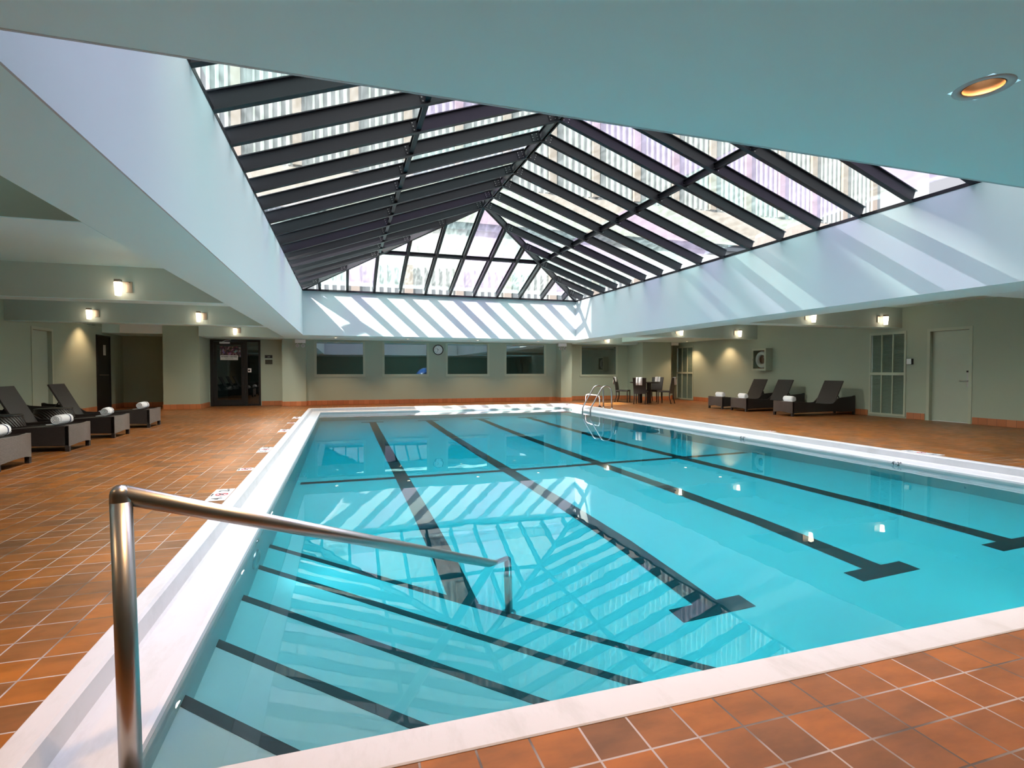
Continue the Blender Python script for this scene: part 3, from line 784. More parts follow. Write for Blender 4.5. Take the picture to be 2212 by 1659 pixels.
def flush(x, y, z, label, watt, col=(1, .62, .36)):
    o = thing('flush_downlight', label, 'ceiling light', (x, y, z), 'small flush downlights')
    m = MB(); m.lathe([(.045, -.001), (.048, -.006), (.075, -.006), (.078, 0)], (x, y, z), 28); m.build('trim_ring', M['plastic_white'], o)
    m = MB(); m.lathe([(.0001, -.002), (.045, -.002)], (x, y, z), 24); m.build('lens', M['lens'], o)
    l = bpy.data.lights.new('downlight_beam', 'SPOT'); l.energy = watt; l.color = col; l.spot_size = R(110 if z < 2.65 else 160); l.spot_blend = .7; l.shadow_soft_size = .04 if z < 2.65 else .08
    lo = bpy.data.objects.new('bulb', l); COL.objects.link(lo); lo.parent = o; lo.location = (0, 0, -.02 if z < 2.65 else -.10)
FL = 62
for i, x in enumerate((-.2, 2.05, 4.4, 6.6)): flush(x, 17.75, ZS, 'flush downlight in the soffit before window %s from the left' % ['one', 'two', 'three', 'four'][i], FL)
flush(12.55, 17.5, 2.27, 'glowing flush downlight in the ceiling by the far right louver', 45)
flush(12.6, 15.6, 2.27, 'flush downlight washing the right wall left of life ring cabinet', 35)
CO = 135; CC = (1, .88, .74)
flush(-1.85, 7.2, ZC, 'flush downlight in the left ceiling coffer between first and second beam', CO, CC)
flush(-1.85, 11.6, ZC, 'flush downlight in the left ceiling coffer between second and third beam', CO, CC)
flush(-1.85, 16.2, ZC, 'flush downlight in the left ceiling coffer before the fitness room door', CO, CC)
flush(8.53, 7.3, ZC, 'flush downlight in the right ceiling coffer opposite the sage door', CO, CC)
flush(8.53, 12.1, ZC, 'flush downlight in the right ceiling coffer above the three loungers', CO, CC)
flush(8.53, 16.6, ZC, 'flush downlight in the right ceiling coffer above the black table', CO, CC)
flush(-6.2, 16.9, 2.62, 'flush downlight washing the left wall beside the dark open door', 45)

# ------------------------------------------------------------------ emergency lights, clock
def emergency(x, y, label):
    o = thing('emergency_light', label, 'emergency light', (x, y, 2.1), 'twin-head emergency lights on the back columns')
    m = MB(); m.box(x-.16, x+.16, y-.09, y, 2.06, 2.18); m.build('housing', M['plastic_white'], o, bevel=.008)
    for s in (-.085, .085):
        m = MB(); m.lathe([(.0001, .05), (.03, .045), (.052, .012), (.055, -.01), (.048, -.012), (.0001, -.004)], (x+s, y-.075, 1.975), 24, 'y')
        m.tube([(x+s, y-.05, 2.07), (x+s, y-.05, 1.99)], .008, 8); h = m.build('lamp_head', M['plastic_white'], o)
        m = MB(); m.lathe([(.0001, -.008), (.047, -.012)], (x+s, y-.077, 1.975), 20, 'y'); m.build('lens', M['chrome'], h)
emergency(-1.31, 18.87, 'white twin-head emergency light on the column by the fitness door')
emergency(7.86+.0, 18.62, 'white twin-head emergency light on the column behind the ladder')
ck = thing('wall_clock', 'round black-rimmed clock between the second and third windows', 'clock', (3.27, 19.1, 1.90))
m = MB(); m.lathe([(.155, 0), (.18, 0), (.185, -.03), (.175, -.045), (.160, -.04), (.155, -.025)], (3.27, 19.098, 1.90), 48, 'y'); m.build('rim', M['black'], ck)
m = MB(); m.lathe([(.0001, -.02), (.158, -.02)], (3.27, 19.098, 1.90), 48, 'y'); m.build('dial', M['plastic_white'], ck)
for h in range(1, 13):
    a = R(90-30*h); text_mesh('numeral', str(h), .038, M['ink'], ck, (3.27+.125*math.cos(a), 19.076, 1.90+.125*math.sin(a)), (1, 0, 0), (0, 0, 1))
for nm, ang, ln, w_ in (('hour_hand', 90-30*10.58, .075, .006), ('minute_hand', 90-6*35, .115, .004)):
    a = R(ang); d = Vector((math.cos(a), 0, math.sin(a))); m = MB(); m.obox(Vector((3.27, 19.073, 1.90))+d*ln*.42, d, (0, 1, 0), Vector((0, 1, 0)).cross(d), ln*.58, .001, w_); m.build(nm, M['ink'], ck)

# ------------------------------------------------------------------ doors
# fitness door
fd = thing('door_1', None, None, (-3.32, 19.4, 0)); fd['kind'] = 'structure'
m = MB(); yf = 19.4
for a, b, c, d in ((-4.06, -3.97, 0, 2.16), (-2.64, -2.58, 0, 2.16), (-3.06, -2.97, 0, 2.1), (-3.97, -2.64, 2.10, 2.16), (-2.97, -2.64, 0, .06)): m.box(a, b, yf-.03, yf+.08, c, d)
m.build('door_frame', M['black'], fd)
m = MB()
for a, b, c, d in ((-3.965, -3.87, .02, 2.09), (-3.16, -3.065, .02, 2.09), (-3.87, -3.16, .02, .20), (-3.87, -3.16, 2.0, 2.09)): m.box(a, b, yf-.02, yf+.03, c, d)
lf = m.build('door_leaf', M['black'], fd)
m = MB(); m.box(-3.87, -3.16, yf, yf+.01, .20, 2.0); m.build('door_glass', M['glass_door'], lf)
m = MB(); m.box(-2.97, -2.64, yf+.01, yf+.02, .06, 2.10); m.build('sidelight_glass', M['glass_door'], fd)
m = MB(); m.box(-3.78, -3.48, yf-.07, yf-.02, 2.03, 2.09); m.tube([(-3.70, yf-.05, 2.09), (-3.60, yf-.12, 2.13), (-3.45, yf-.04, 2.15)], .008, 6); m.build('door_closer', M['plastic_white'], lf, bevel=.003)
m = MB(); m.box(-2.965, -2.86, yf-.012, yf+.008, 1.10, 1.23); rd = m.build('card_reader', M['plastic_white'], fd, bevel=.003)
m = MB(); m.lathe([(.0001, -.018), (.03, -.016), (.032, -.010)], (-2.925, yf, 1.165), 20, 'y'); m.build('reader_button', M['black'], rd)
m = MB(); m.tube([(-3.11, yf-.05, .95), (-3.11, yf-.05, 1.25)], .01, 8); m.box(-3.12, -3.10, yf-.05, yf-.02, .97, .99); m.box(-3.12, -3.10, yf-.05, yf-.02, 1.21, 1.23); m.build('pull_handle', M['black'], lf)
po = thing('fitness_poster', 'fitness center photo poster taped inside the black glass door', 'poster', (-3.46, 19.385, 1.75))
m = MB(); m.box(-3.78, -3.17, 19.384, 19.389, 1.60, 1.94); m.build('photo_print', M['poster'], po)
m = MB(); m.box(-3.77, -3.25, 19.378, 19.383, 1.50, 1.655); sg_ = m.build('caption_card', M['plastic_white'], po)
text_mesh('lettering', 'FITNESS CENTER', .062, M['ink'], sg_, (-3.51, 19.376, 1.605), (1, 0, 0), (0, 0, 1), font_bold=True)
text_mesh('lettering', 'OPEN 24 HOURS', .032, M['ink'], sg_, (-3.51, 19.376, 1.54), (1, 0, 0), (0, 0, 1))
o = thing('room_sign', 'small black sign plate with grey lettering right of fitness door', 'sign', (-2.33, 19.4, 1.62))
m = MB(); m.box(-2.45, -2.22, 19.385, 19.4, 1.57, 1.67); m.build('plate', M['black'], o); text_mesh('lettering', 'GYM', .035, M['plastic_white'], o, (-2.33, 19.384, 1.61), (1, 0, 0), (0, 0, 1))
m = MB(); m.box(-2.44, -2.22, 19.388, 19.4, 1.37, 1.52); m.build('rules_plaque', M['olive_plate'], label='small olive plaque under the black sign by the fitness door', cat='sign')

def leaf_door(name, X, sgn, y0, y1, z1, flip):
    """sgn=+1: wall faces +x (left wall); leaf recessed into the wall"""
    d = thing(name, None, None, (X, (y0+y1)/2, 0)); d['kind'] = 'structure'
    m = MB(); a = X+sgn*.012; b = X-sgn*.12
    m.box(a, b, y0, y0+.035, 0, z1); m.box(a, b, y1-.035, y1, 0, z1); m.box(a, b, y0+.035, y1-.035, z1-.035, z1)
    m.box(a, X+sgn*.0005, y0-.03, y0, 0, z1+.03); m.box(a, X+sgn*.0005, y1, y1+.03, 0, z1+.03); m.box(a, X+sgn*.0005, y0, y1, z1, z1+.03)
    m.build('door_frame', M['sage_trim'], d)
    m = MB(); m.box(X-sgn*.075, X-sgn*.115, y0+.037, y1-.037, .005, z1-.037); return d, m.build('door_leaf', M['sage_door'], d, bevel=.002)
d2, l2 = leaf_door('door_2', XR, -1, RD[0], RD[1], RD[3], 1)
xh = XR+.075
m = MB(); m.box(xh-.022, xh, 8.09, 8.155, .80, 1.15); pl_ = m.build('lock_plate', M['chrome'], l2, bevel=.004)
m = MB(); m.box(xh-.028, xh-.020, 8.09, 8.155, 1.115, 1.155); m.build('card_slot', M['black'], pl_)
m = MB(); m.tube([(xh-.02, 8.115, .93), (xh-.06, 8.115, .93), (xh-.065, 8.15, .932), (xh-.06, 8.27, .925)], [.011, .011, .011, .008], 10); m.build('lever_handle', M['chrome'], l2)
d3, l3 = leaf_door('door_3', XL, 1, LD[0], LD[1], LD[3], 1)
m = MB(); m.box(XL-.075, XL-.05, 14.70, 14.74, 1.03, 1.09); m.build('door_knob', M['black'], l3, bevel=.004)
# dark open door at the far left
d4 = thing('door_4', None, None, (XL, 18.34, 0)); d4['kind'] = 'structure'
m = MB(); m.box(XL-.02, XL+.03, DD[0], DD[0]+.03, 0, DD[3]); m.box(XL-.02, XL+.03, DD[1]-.03, DD[1], 0, DD[3]); m.box(XL-.02, XL+.03, DD[0]+.03, DD[1]-.03, DD[3]-.03, DD[3])
m.build('door_frame', M['black'], d4)
m = MB(); m.box(XL-.03, XL+.01, DD[0]+.03, DD[1]-.03, .01, DD[3]-.03); l4 = m.build('door_leaf', M['black'], d4)
m = MB(); m.box(XL+.01, XL+.014, 18.33, 18.50, 1.60, 1.90); m.build('paper_notice', M['plastic_white'], l4)
m = MB(); m.box(XL+.03, XL+.05, 18.0, 18.6, 1.02, 1.04); m.build('push_bar', M['nickel'], l4)
m = MB(); m.box(XL+.01, XL+.03, 17.93, 17.99, 1.2, 1.3); m.build('lock', M['ink'], l4)

# louver cabinets
def louver(name, y0, y1, z0, z1, rows, label):
    o = thing(name, label, 'louver panel', (XR, (y0+y1)/2, 0))
    m = MB(); w = .035; x0, x1 = XR-.022, XR+.03
    m.box(x0, x1, y0-.01, y0+w, z0, z1+.02); m.box(x0, x1, y1-w, y1+.01, z0, z1+.02)
    zm = (z0+z1)/2+.01
    m.box(x0, x1, y0+w, y1-w, z0, z0+.05); m.box(x0, x1, y0+w, y1-w, z1-.04, z1+.02); m.box(x0, x1, y0+w, y1-w, zm-.035, zm+.035)
    st = (y1-y0-2*w)/3
    for k in (1, 2): m.box(x0+.003, x1, y0+w+st*k-.012, y0+w+st*k+.012, z0+.05, z1-.04)
    m.build('frame', M['sage_trim'], o, bevel=.002)
    for r0, r1 in ((z0+.05, zm-.035), (zm+.035, z1-.04)):
        for k in range(3):
            a = y0+w+st*k+.012; b = y0+w+st*(k+1)-.012; m = MB(); n = int((r1-r0)/.026)
            m.box(XR+.028, XR+.032, a, b, r0, r1)
            for i in range(n):
                z = r0+(i+.5)*(r1-r0)/n; m.obox((XR+.008, (a+b)/2, z), (1, 0, .9), (0, 1, 0), (-.9, 0, 1), .013, (b-a)/2, .002)
            m.build('slat_panel', M['louver'], o)
louver('louver_panel', LV[0], LV[1], LV[2], LV[3], 2, 'tall sage louvered panel in the right wall beside the door')
louver('louver_panel', LV2[0], LV2[1], LV2[2], LV2[3], 2, 'shadowed louvered panel at the far end of the right wall')
m = MB()
for k in range(7): m.box(XL-.05, XL+.005, GR[0]+.27*k, GR[0]+.27*k+.02, GR[2], GR[3])
m.box(XL-.05, XL+.005, GR[0], GR[1], GR[2], GR[2]+.02); m.box(XL-.05, XL+.005, GR[0], GR[1], GR[3]-.02, GR[3]); m.cm = 1; m.box(XL-.06, XL-.05, GR[0], GR[1], GR[2], GR[3])
m.build('air_grille', [M['sage_trim'], M['louver']], label='long dark air grille high on the left wall', cat='vent')
# thermostat
th = thing('thermostat', 'small silver thermostat box between louvered panel and door', 'thermostat', (XR, 9.32, 1.37))
m = MB(); m.box(XR-.06, XR, 9.26, 9.39, 1.30, 1.44); m.build('housing', M['black'], th, bevel=.004)
m = MB(); m.box(XR-.068, XR-.06, 9.27, 9.38, 1.305, 1.435); m.build('cover', M['chrome'], th)

# life ring cabinet
cb = thing('life_ring_cabinet', 'sage wall cabinet with clear door on the right wall', 'cabinet', (XR, 13.93, 1.15))
m = MB(); y0, y1, z0, z1, x0 = 13.64, 14.24, 1.16, 1.86, XR-.25
m.box(x0, XR, y0, y0+.02, z0, z1); m.box(x0, XR, y1-.02, y1, z0, z1); m.box(x0, XR, y0+.02, y1-.02, z0, z0+.02); m.box(x0, XR, y0+.02, y1-.02, z1-.02, z1); m.box(XR-.02, XR, y0+.02, y1-.02, z0+.02, z1-.02)
m.build('body', M['sage_door'], cb)
m = MB(); e = .06
for a, b, c, d in ((y0, y0+e, z0, z1), (y1-e, y1, z0, z1), (y0+e, y1-e, z0, z0+e), (y0+e, y1-e, z1-e, z1)): m.box(x0-.02, x0-.001, a, b, c, d)
dr = m.build('door', M['sage_trim'], cb, bevel=.002)
m = MB(); m.box(x0-.012, x0-.008, y0+e, y1-e, z0+e, z1-e); m.build('door_pane', M['glass_clear'], dr)
m = MB(); m.box(x0-.035, x0-.02, 14.19, 14.21, 1.48, 1.54); m.build('latch', M['chrome'], dr)
m = MB(); m.box(XR-.025, XR-.021, y0+.02, y1-.02, z0+.02, z1-.02); m.build('back_lining', basic('rust_lining', (.22, .06, .03), .6), cb)
m = MB(); pr = [(.205+.062*math.cos(R(a)), .062*math.sin(R(a))) for a in range(0, 361, 24)]
m.lathe(pr, (XR-.13, 13.93, 1.51), 40, 'x')
lr = m.build('life_ring', M['plastic_white'], label='white life ring hanging inside the sage wall cabinet', cat='life ring')
m = MB()
for k in range(4):
    a = R(45+90*k); m.tube([(XR-.195, 13.93+.205*math.cos(a), 1.51+.205*math.sin(a)), (XR-.2, 13.93+.14*math.cos(a+.5), 1.51+.14*math.sin(a+.5))], .006, 6)
m.build('grab_rope', M['towel'], lr)

# ------------------------------------------------------------------ loungers (local: foot at u=0, head at u=2.1 along +x; width along y 0..w)
def make_lounger(w, fm='wicker_pale'):
    o = thing('wicker_lounger', 'x', 'sun lounger', (0, 0, 0))
    def zt(u):   # seat height
        return .37-.05*math.sin(min(1, max(0, u/1.5))*PI/2)-.07*max(0, (u-.5)/1.0)**1.5 if u < 1.5 else .25
    # side skirts with arm rise near head
    for y in (.0, w-.035):
        us = [0, .2, .4, .6, .8, 1.0, 1.2, 1.33, 1.40, 1.48, 1.6, 1.8, 1.98, 2.04, 2.08]
        zs = [.37, .362, .352, .34, .325, .31, .30, .31, .36, .43, .455, .47, .485, .505, .50]
        bot = [(0, .075), (.25, .085), (1.0, .10), (1.85, .085), (2.08, .075)]
        poly = list(zip(us, zs))+[(b[0], b[1]) for b in bot[::-1]]
        m = MB(); m.prism(poly, 'y', y, y+.035); m.build('side_skirt', M['wicker'], o, bevel=.006)
    # foot panel, bowed outwards, arched lower edge
    m = MB(); n = 14; vs = []
    for i in range(n+1):
        t_ = i/n; y = t_*w; b_ = -.05*math.sin(PI*t_); zb = .075+.035*math.sin(PI*t_)
        vs += [(b_, y, zb), (b_, y, .375), (b_+.05, y, .375), (b_+.05, y, zb)]
    fs = []
    for i in range(n):
        a = i*4; c = a+4
        fs += [(a, a+1, c+1, c), (a+1, a+2, c+2, c+1), (a+2, a+3, c+3, c+2), (a+3, a, c, c+3)]
    fs += [(0, 3, 2, 1), (n*4, n*4+1, n*4+2, n*4+3)]
    m.add(vs, fs); m.build('foot_panel', M[fm], o)
    m = MB(); m.box(2.04, 2.08, .035, w-.035, .08, .36); m.build('head_panel', M['wicker'], o, bevel=.005)
    # seat sling (curved)
    m = MB(); n = 16; vs = []
    for i in range(n+1):
        u = .02+1.40*i/n; vs += [(u, .03, zt(u)-.012), (u, w-.03, zt(u)-.012), (u, w-.03, zt(u)-.04), (u, .03, zt(u)-.04)]
    fs = [(0, 1, 2, 3), (n*4, n*4+3, n*4+2, n*4+1)]
    for i in range(n):
        a = i*4; c = a+4; fs += [(a, c, c+1, a+1), (a+1, c+1, c+2, a+2), (a+2, c+2, c+3, a+3), (a+3, c+3, c, a)]
    m.add(vs, fs); m.build('seat', M['sling'], o)
    # backrest
    a = Vector((1.37, 0, .245)); b = Vector((1.70, 0, .885)); d = (b-a).normalized(); u = Vector((0, 1, 0)); nrm = u.cross(d)
    m = MB(); m.obox((a+b)/2+Vector((0, w/2, 0)), d, u, nrm, (b-a).length/2, w/2-.03, .016); m.build('backrest', M['sling'], o, bevel=.006)
    m = MB(); m.tube([(1.55, w/2-.2, .56), (1.85, w/2-.2, .20)], .012, 8); m.tube([(1.55, w/2+.2, .56), (1.85, w/2+.2, .20)], .012, 8); m.tube([(1.85, .04, .20), (1.85, w-.04, .20)], .012, 8); m.build('support_strut', M['black'], o)
    for uu in (.0, 2.03):
        for y in (.0, w-.05):
            m = MB(); m.box(uu, uu+.05, y, y+.05, 0, .09 if uu else .08); m.build('leg', M['wicker'], o)
    return o
LG = 'wicker loungers along the side walls'
def place(o, x, y, rot, label, group):
    o.location = (x, y, 0); o.rotation_euler = (0, 0, rot); o['label'] = label; o['group'] = group; return o
pL = make_lounger(.68); pR = make_lounger(.63, 'wicker_mid')
left = [(7.5, 'dark wicker lounger on the left deck, foot end cut by the picture edge'), (9.15, 'second nearest dark wicker lounger on the left deck, holding the largest towel roll'),
        (10.75, 'third dark wicker lounger on the left deck, raised back cut by the picture edge'), (12.5, 'farthest dark wicker lounger on the left deck, near the dark open door')]
srcs = [pL]+[copy_tree(pL) for _ in left[1:]]
for o, (y, lab) in zip(srcs, left): place(o, -3.72, y+.68, PI, lab, 'dark wicker loungers on the left deck')
right = [(13.3, 'farthest of three wicker loungers by the right wall, below the life ring cabinet'), (12.3, 'middle one of three wicker loungers by the right wall'),
         (10.68, 'nearest of three wicker loungers by the right wall, beside the louvered panel')]
srcs = [pR]+[copy_tree(pR) for _ in right[1:]]
for o, (y, lab) in zip(srcs, right): place(o, 10.78, y, 0, lab, 'dark wicker loungers by the right wall')

# drum tables
def drum(x, y, label):
    o = thing('drum_table', label, 'side table', (x, y, 0), 'round wicker drum tables between the left loungers')
    m = MB(); m.lathe([(.24, 0), (.265, .01), (.31, .23), (.30, .36), (.27, .44), (.265, .45), (.0001, .45)], (x, y, 0), 40); m.build('body', M['wicker_spiral'], o)
    m = MB(); m.lathe([(.0001, .462), (.275, .462), (.285, .455), (.28, .447), (.0001, .447)], (x, y, 0), 40); m.build('table_top', M['black'], o)
def spiral_wicker():
    m, nt, out = new_mat('spiral_wicker'); L = nt.links.new
    p = N(nt, 'ShaderNodeBsdfPrincipled'); p.inputs['Roughness'].default_value = .3; p.inputs['Base Color'].default_value = (.03, .026, .024, 1)
    tc = N(nt, 'ShaderNodeTexCoord')
    wv = N(nt, 'ShaderNodeTexWave'); wv.inputs['Scale'].default_value = 11; wv.inputs['Distortion'].default_value = 1.0; wv.bands_direction = 'DIAGONAL'
    L(tc.outputs['Object'], wv.inputs[0]); b = N(nt, 'ShaderNodeBump'); b.inputs['Strength'].default_value = 1; b.inputs['Distance'].default_value = .012
    L(wv.outputs['Fac'], b.inputs['Height']); L(b.outputs[0], p.inputs['Normal']); L(p.outputs[0], out.inputs[0]); return m
M['wicker_spiral'] = spiral_wicker()
drum(-5.07, 10.28, 'round woven drum table beside the nearer raised back on the left')
drum(-5.07, 11.92, 'round woven drum table beside the farther raised back on the left')

# towels: rolled
def roll_towel(stripe):
    o = thing('rolled_towel', 'x', 'towel', (0, 0, 0))
    L_ = .30; r0 = .072; n = 90; turns = 3.2
    m = MB(); pts = []
    for i in range(n+1):
        t_ = i/n; a = 2*PI*turns*t_-PI/2; r = .012+(r0-.012)*t_
        pts.append((r*math.cos(a), r0+.002+r*math.sin(a)*(.96)))
    th = .014
    vs = []; fs = []
    for i, (x, z) in enumerate(pts):
        nx, nz = (x, z-r0); q_ = math.hypot(nx, nz) or 1; nx /= q_; nz /= q_
        for yy in (-L_/2, L_/2):
            vs += [(x, yy, z), (x-nx*th, yy, z-nz*th)]
    for i in range(n):
        a = i*4; c = a+4
        fs += [(a, c, c+2, a+2), (a+1, a+3, c+3, c+1), (a, a+1, c+1, c), (a+2, c+2, c+3, a+3)]
    m.add(vs, fs, True)
    m.lathe([(.0001, -L_/2+.035), (r0*.90, -L_/2+.035), (r0*.95, -L_/2+.05), (r0*.97, L_/2-.02), (r0*.93, L_/2-.006), (.0001, L_/2-.012)], (0, 0, r0+.002), 28, 'y')
    m.prism([(-.13, .0), (0, .0), (0, .012), (-.13, .008)], 'y', -L_/2+.01, L_/2-.01)
    m.build('cloth', M['towel'], o)
    if stripe:
        m = MB(); m.lathe([(r0+.001, L_/2-.085), (r0+.0025, L_/2-.08), (r0+.0025, L_/2-.072), (r0+.001, L_/2-.067)], (0, 0, r0+.002), 32, 'y'); m.build('stripe', M['navy'], o)
    return o
tL = roll_towel(True); tR = roll_towel(False)
tl_ = [(-3.90, 7.86, .365, 'rolled white towel on left lounger, only a sliver at the picture edge'), (-3.95, 9.52, .365, 'rolled white towel with navy band on the foot of second left lounger, largest in view'),
       (-3.95, 11.10, .365, 'rolled white towel with navy band on the foot of third left lounger'), (-3.95, 12.86, .365, 'rolled white towel on the foot of farthest left lounger')]
for i, (x, y, z, lab) in enumerate(tl_):
    o = tL if i == 0 else copy_tree(tL); o.location = (x, y, z); o.rotation_euler = (0, 0, R((0, -8, 6, -4)[i])); o['label'] = lab; o['group'] = 'rolled towels on the left loungers'
tr_ = [(10.98, 13.63, 'plain rolled white towel on the farthest right lounger'), (10.98, 12.66, 'plain rolled white towel on the middle right lounger'), (10.98, 10.98, 'plain rolled white towel on the nearest right lounger, largest of those three')]
for i, (x, y, lab) in enumerate(tr_):
    o = tR if i == 0 else copy_tree(tR); o.location = (x, y, .362); o.rotation_euler = (0, 0, R((4, -5, 3)[i])); o['label'] = lab; o['group'] = 'rolled towels on the right loungers'

# ------------------------------------------------------------------ table and chairs
TC = (10.35, 16.9)
tb = thing('round_table', 'round black table with four thick legs by the back wall', 'table', (TC[0], TC[1], 0))
m = MB(); m.lathe([(.0001, .71), (.50, .715), (.52, .73), (.52, .745), (.51, .75), (.0001, .75)], (TC[0], TC[1], 0), 48); m.build('table_top', M['blackwood'], tb)
for k in range(4):
    a = R(15+90*k); x, y = TC[0]+.22*math.cos(a), TC[1]+.22*math.sin(a)
    m = MB(); m.obox((x, y, .355), (math.cos(a), math.sin(a), 0), (-math.sin(a), math.cos(a), 0), (0, 0, 1), .055, .055, .355); m.build('leg', M['blackwood'], tb, bevel=.006)
def make_chair():
    o = thing('dining_chair', 'x', 'chair', (0, 0, 0))   # faces +x, back at -x
    m = MB(); m.box(-.21, .22, -.22, .22, .40, .455); m.build('seat', M['wicker'], o, bevel=.012)
    m = MB(); n = 8; vs = []
    for i in range(n+1):
        t_ = i/n; z = .36+.55*t_; x = -.21-.10*t_**1.6; w_ = .21+.02*t_
        vs += [(x-.014, -w_, z), (x+.014, -w_, z), (x+.014, w_, z), (x-.014, w_, z)]
    fs = [(0, 3, 2, 1), (n*4, n*4+1, n*4+2, n*4+3)]
    for i in range(n):
        a = i*4; c = a+4
        for k in range(4): fs.append((a+k, a+(k+1) % 4, c+(k+1) % 4, c+k))
    m.add(vs, fs); m.build('backrest', M['wicker'], o, bevel=.004)
    for x, y, dx in ((-.20, -.19, -.06), (-.20, .19, -.06), (.20, -.19, 0), (.20, .19, 0)):
        m = MB(); m.tube([(x+dx, y, 0), (x, y, .22), (x, y, .41)], [.015, .019, .02], 8); m.build('leg', M['wicker'], o)
    return o
def make_drape():
    """towel over the chair back, two white halves with a navy line"""
    o = thing('draped_towel', 'x', 'towel', (0, 0, 0))
    for y0, y1 in ((-.10, .02), (.035, .11)):
        prof_ = [(-.355, .66), (-.345, .78), (-.340, .90), (-.325, .926), (-.31, .932), (-.292, .926), (-.278, .90), (-.262, .80), (-.245, .70)]
        m = MB(); vs = []
        for x, z in prof_: vs += [(x, y0, z), (x, y1, z)]
        fs = [(2*i, 2*i+2, 2*i+3, 2*i+1) for i in range(len(prof_)-1)]
        m.add(vs, fs, True); c_ = m.build('cloth', M['towel'], o); s = c_.modifiers.new('thickness', 'SOLIDIFY'); s.thickness = .008
    m = MB(); vs = []
    for x, z in prof_: vs += [(x, .02, z), (x, .035, z)]
    m.add(vs, fs, True); c_ = m.build('stripe', M['navy'], o); s = c_.modifiers.new('thickness', 'SOLIDIFY'); s.thickness = .006
    return o
ch = make_chair(); dp = make_drape()
cdat = [(-.65, -.76, 'dark wicker dining chair nearest the pool, its back turned to view', 'white towel draped over the dining chair back nearest the pool'),
        (-.72, .69, 'dark wicker dining chair at the left of the round table', 'white towel draped over the left dining chair'),
        (.60, -.80, 'dark wicker dining chair at the right of the round table', 'white towel draped over the right dining chair'),
        (.85, .53, 'dark wicker dining chair behind the round table', 'white towel draped over the dining chair behind the table')]
for i, (dx, dy, lab, lab2) in enumerate(cdat):
    o = ch if i == 0 else copy_tree(ch); t2 = dp if i == 0 else copy_tree(dp)
    rot = math.atan2(-dy, -dx)
    for q_, l_, g_ in ((o, lab, 'dining chairs round the black table'), (t2, lab2, 'towels draped over the dining chairs')):
        q_.location = (TC[0]+dx*.78, TC[1]+dy*.78, 0); q_.rotation_euler = (0, 0, rot); q_['label'] = l_; q_['group'] = g_

# ------------------------------------------------------------------ things in the fitness room
m = MB(); prof_ = [(.42*math.sin(R(a)), -.42*math.cos(R(a))) for a in range(0, 181, 10)]
m.lathe([(max(r, .0001), h) for r, h in prof_], (3.0, 20.2, .86), 36); m.build('exercise_ball', M['ball'], label='blue exercise ball seen through the lower right of the second window', cat='ball')
m = MB(); m.lathe([(.22, 0), (.22, .44), (.20, .44), (.20, 0)], (3.0, 20.2, 0), 24); m.build('ball_stand', M['black'], label='dark round stand under the blue exercise ball', cat='stand')
el = thing('elliptical_machine', 'dark elliptical trainer with two upright handles behind the fourth window', 'exercise machine', (6.8, 20.5, 0))
m = MB(); m.box(6.5, 7.1, 19.9, 21.1, .02, .16); m.tube([(6.8, 20.3, .16), (6.8, 20.15, 1.5)], .04, 10); m.build('frame', M['black'], el)
for s in (-1, 1):
    m = MB(); m.tube([(6.8+.12*s, 20.3, .7), (6.8+.18*s, 20.1, 1.15), (6.8+.30*s, 20.05, 1.35), (6.8+.27*s, 20.0, 1.62)], .018, 8); m.build('handle', M['black'], el)
m = MB(); m.box(6.68, 6.92, 20.05, 20.12, 1.45, 1.68); m.build('console', M['black'], el)
rk = thing('rules_sign', 'tall pale notice with dark heading behind the window near the black table', 'sign', (9.83, 19.55, 1.5))
m = MB(); m.box(9.69, 9.97, 19.56, 19.565, 1.18, 1.68); m.build('notice_sheet', basic('notice', (.55, .62, .6), .6), rk)
m = MB(); m.box(9.69, 9.97, 19.56, 19.565, 1.72, 1.87); m.build('heading', M['black'], rk)
rk2 = thing('towel_rack', 'dark shelf rack holding towels behind the sidelight of fitness door', 'shelf', (-2.8, 20.4, 0))
m = MB(); m.box(-3.1, -3.06, 20.2, 20.5, 0, 1.7); m.box(-2.4, -2.36, 20.2, 20.5, 0, 1.7)
for z in (.35, .6, 1.0, 1.4): m.box(-3.06, -2.4, 20.2, 20.5, z, z+.03)
m.build('frame', M['black'], rk2)
m = MB()
for k in range(3): m = MB(); m.lathe([(.0001, 20.15), (.07, 20.15), (.07, 20.45), (.0001, 20.45)], (-2.95+.17*k, 0, .71), 16, 'y'); m.build('folded_towel', M['towel'], label=['rolled towel on the dark gym shelf, left one', 'rolled towel on the dark gym shelf, middle one', 'rolled towel on the dark gym shelf, right one'][k], cat='towel', group='towels on the gym shelf')

l = bpy.data.lights.new('gym_lamp', 'AREA'); l.energy = 130; l.color = (.70, 1, .95); l.size = 6; l.shape = 'RECTANGLE'; l.size_y = .6
gl_ = thing('gym_ceiling_light', 'dim strip light on the gym ceiling behind the reflective windows', 'ceiling light', (3.5, 21.5, ZC-.1))
m = MB(); m.box(.5, 6.5, 21.2, 21.8, ZC-.13, ZC-.1); m.build('housing', M['plastic_white'], gl_)
lo = bpy.data.objects.new('bulb', l); COL.objects.link(lo); lo.parent = gl_; lo.location = (0, 0, -.05)
# ------------------------------------------------------------------ camera
cam = bpy.data.cameras.new('camera'); cam.sensor_width = 36; cam.lens = 36*1156/2212; cam.clip_end = 400; cam.clip_start = .05
co = bpy.data.objects.new('camera', cam); COL.objects.link(co)
co.location = (0, 0, 1.15); co.rotation_euler = (R(90-1.41), 0, R(-17.57)); scene.camera = co

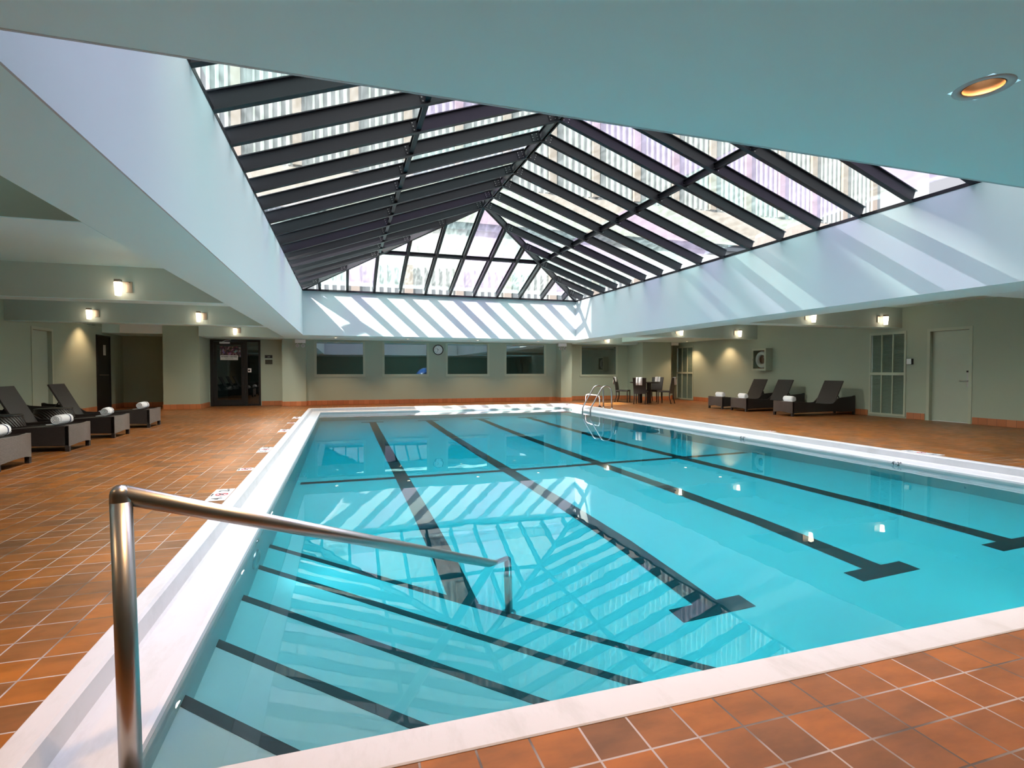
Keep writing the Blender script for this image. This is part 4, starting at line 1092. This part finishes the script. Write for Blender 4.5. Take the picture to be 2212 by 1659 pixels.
# ------------------------------------------------------------------ daylight
wd = bpy.data.worlds.new('overcast_sky'); scene.world = wd; wd.use_nodes = True
nt = wd.node_tree; bg = nt.nodes['Background']
tc = nt.nodes.new('ShaderNodeTexCoord'); no = nt.nodes.new('ShaderNodeTexNoise'); no.inputs['Scale'].default_value = 2.5; no.inputs['Detail'].default_value = 4
nt.links.new(tc.outputs['Generated'], no.inputs[0])
mx = nt.nodes.new('ShaderNodeMixRGB'); mx.inputs[1].default_value = (.80, .84, .95, 1); mx.inputs[2].default_value = (.95, .93, .97, 1)
nt.links.new(no.outputs['Fac'], mx.inputs[0]); nt.links.new(mx.outputs[0], bg.inputs[0])
# bright overcast: luminance climbs towards the zenith
sp = nt.nodes.new('ShaderNodeSeparateXYZ'); nt.links.new(tc.outputs['Generated'], sp.inputs[0])
cl = nt.nodes.new('ShaderNodeMath'); cl.operation = 'MAXIMUM'; nt.links.new(sp.outputs[2], cl.inputs[0]); cl.inputs[1].default_value = 0
pw = nt.nodes.new('ShaderNodeMath'); pw.operation = 'POWER'; nt.links.new(cl.outputs[0], pw.inputs[0]); pw.inputs[1].default_value = 5.0
ma = nt.nodes.new('ShaderNodeMath'); ma.operation = 'MULTIPLY_ADD'; nt.links.new(pw.outputs[0], ma.inputs[0]); ma.inputs[1].default_value = SKY_B; ma.inputs[2].default_value = SKY_A
nt.links.new(ma.outputs[0], bg.inputs[1])
sun = bpy.data.lights.new('sun', 'SUN'); sun.energy = 14; sun.angle = R(.8); sun.color = (1, .96, .9)
so = bpy.data.objects.new('sun', sun); COL.objects.link(so)
so.rotation_euler = Vector((2.5, 1, -2.66)).to_track_quat('-Z', 'Y').to_euler()

# sun glints thrown back by high windows of the tower beyond the roof
for (y, z, w_, sz) in ((7.75, 2.55, 1.0, 1.0), (5.25, 2.6, 1.2, 1.15), (9.75, 2.9, .45, 1.0), (11.75, 2.8, .8, 1.0), (13.6, 2.8, .7, 1.0)):
    tgt = Vector((SX1, y, z)); d = Vector((.42, -1.15, -1)).normalized(); src = tgt-d*56
    l = bpy.data.lights.new('window_glint', 'SPOT'); l.energy = 85000*w_; l.spot_size = R(sz); l.spot_blend = .35; l.shadow_soft_size = .15; l.color = (1, .98, .94)
    lo = bpy.data.objects.new('window_glint', l); COL.objects.link(lo); lo.location = src; lo.rotation_euler = d.to_track_quat('-Z', 'Y').to_euler()
scene.view_settings.view_transform = 'Standard'; scene.view_settings.look = 'None'
scene.view_settings.exposure = 1.20; scene.view_settings.gamma = 1; scene.view_settings.use_curve_mapping = False
scene.cycles.max_bounces = 14; scene.cycles.diffuse_bounces = 6; scene.cycles.transmission_bounces = 8; scene.cycles.transparent_max_bounces = 16
scene.cycles.caustics_refractive = True; scene.cycles.caustics_reflective = True
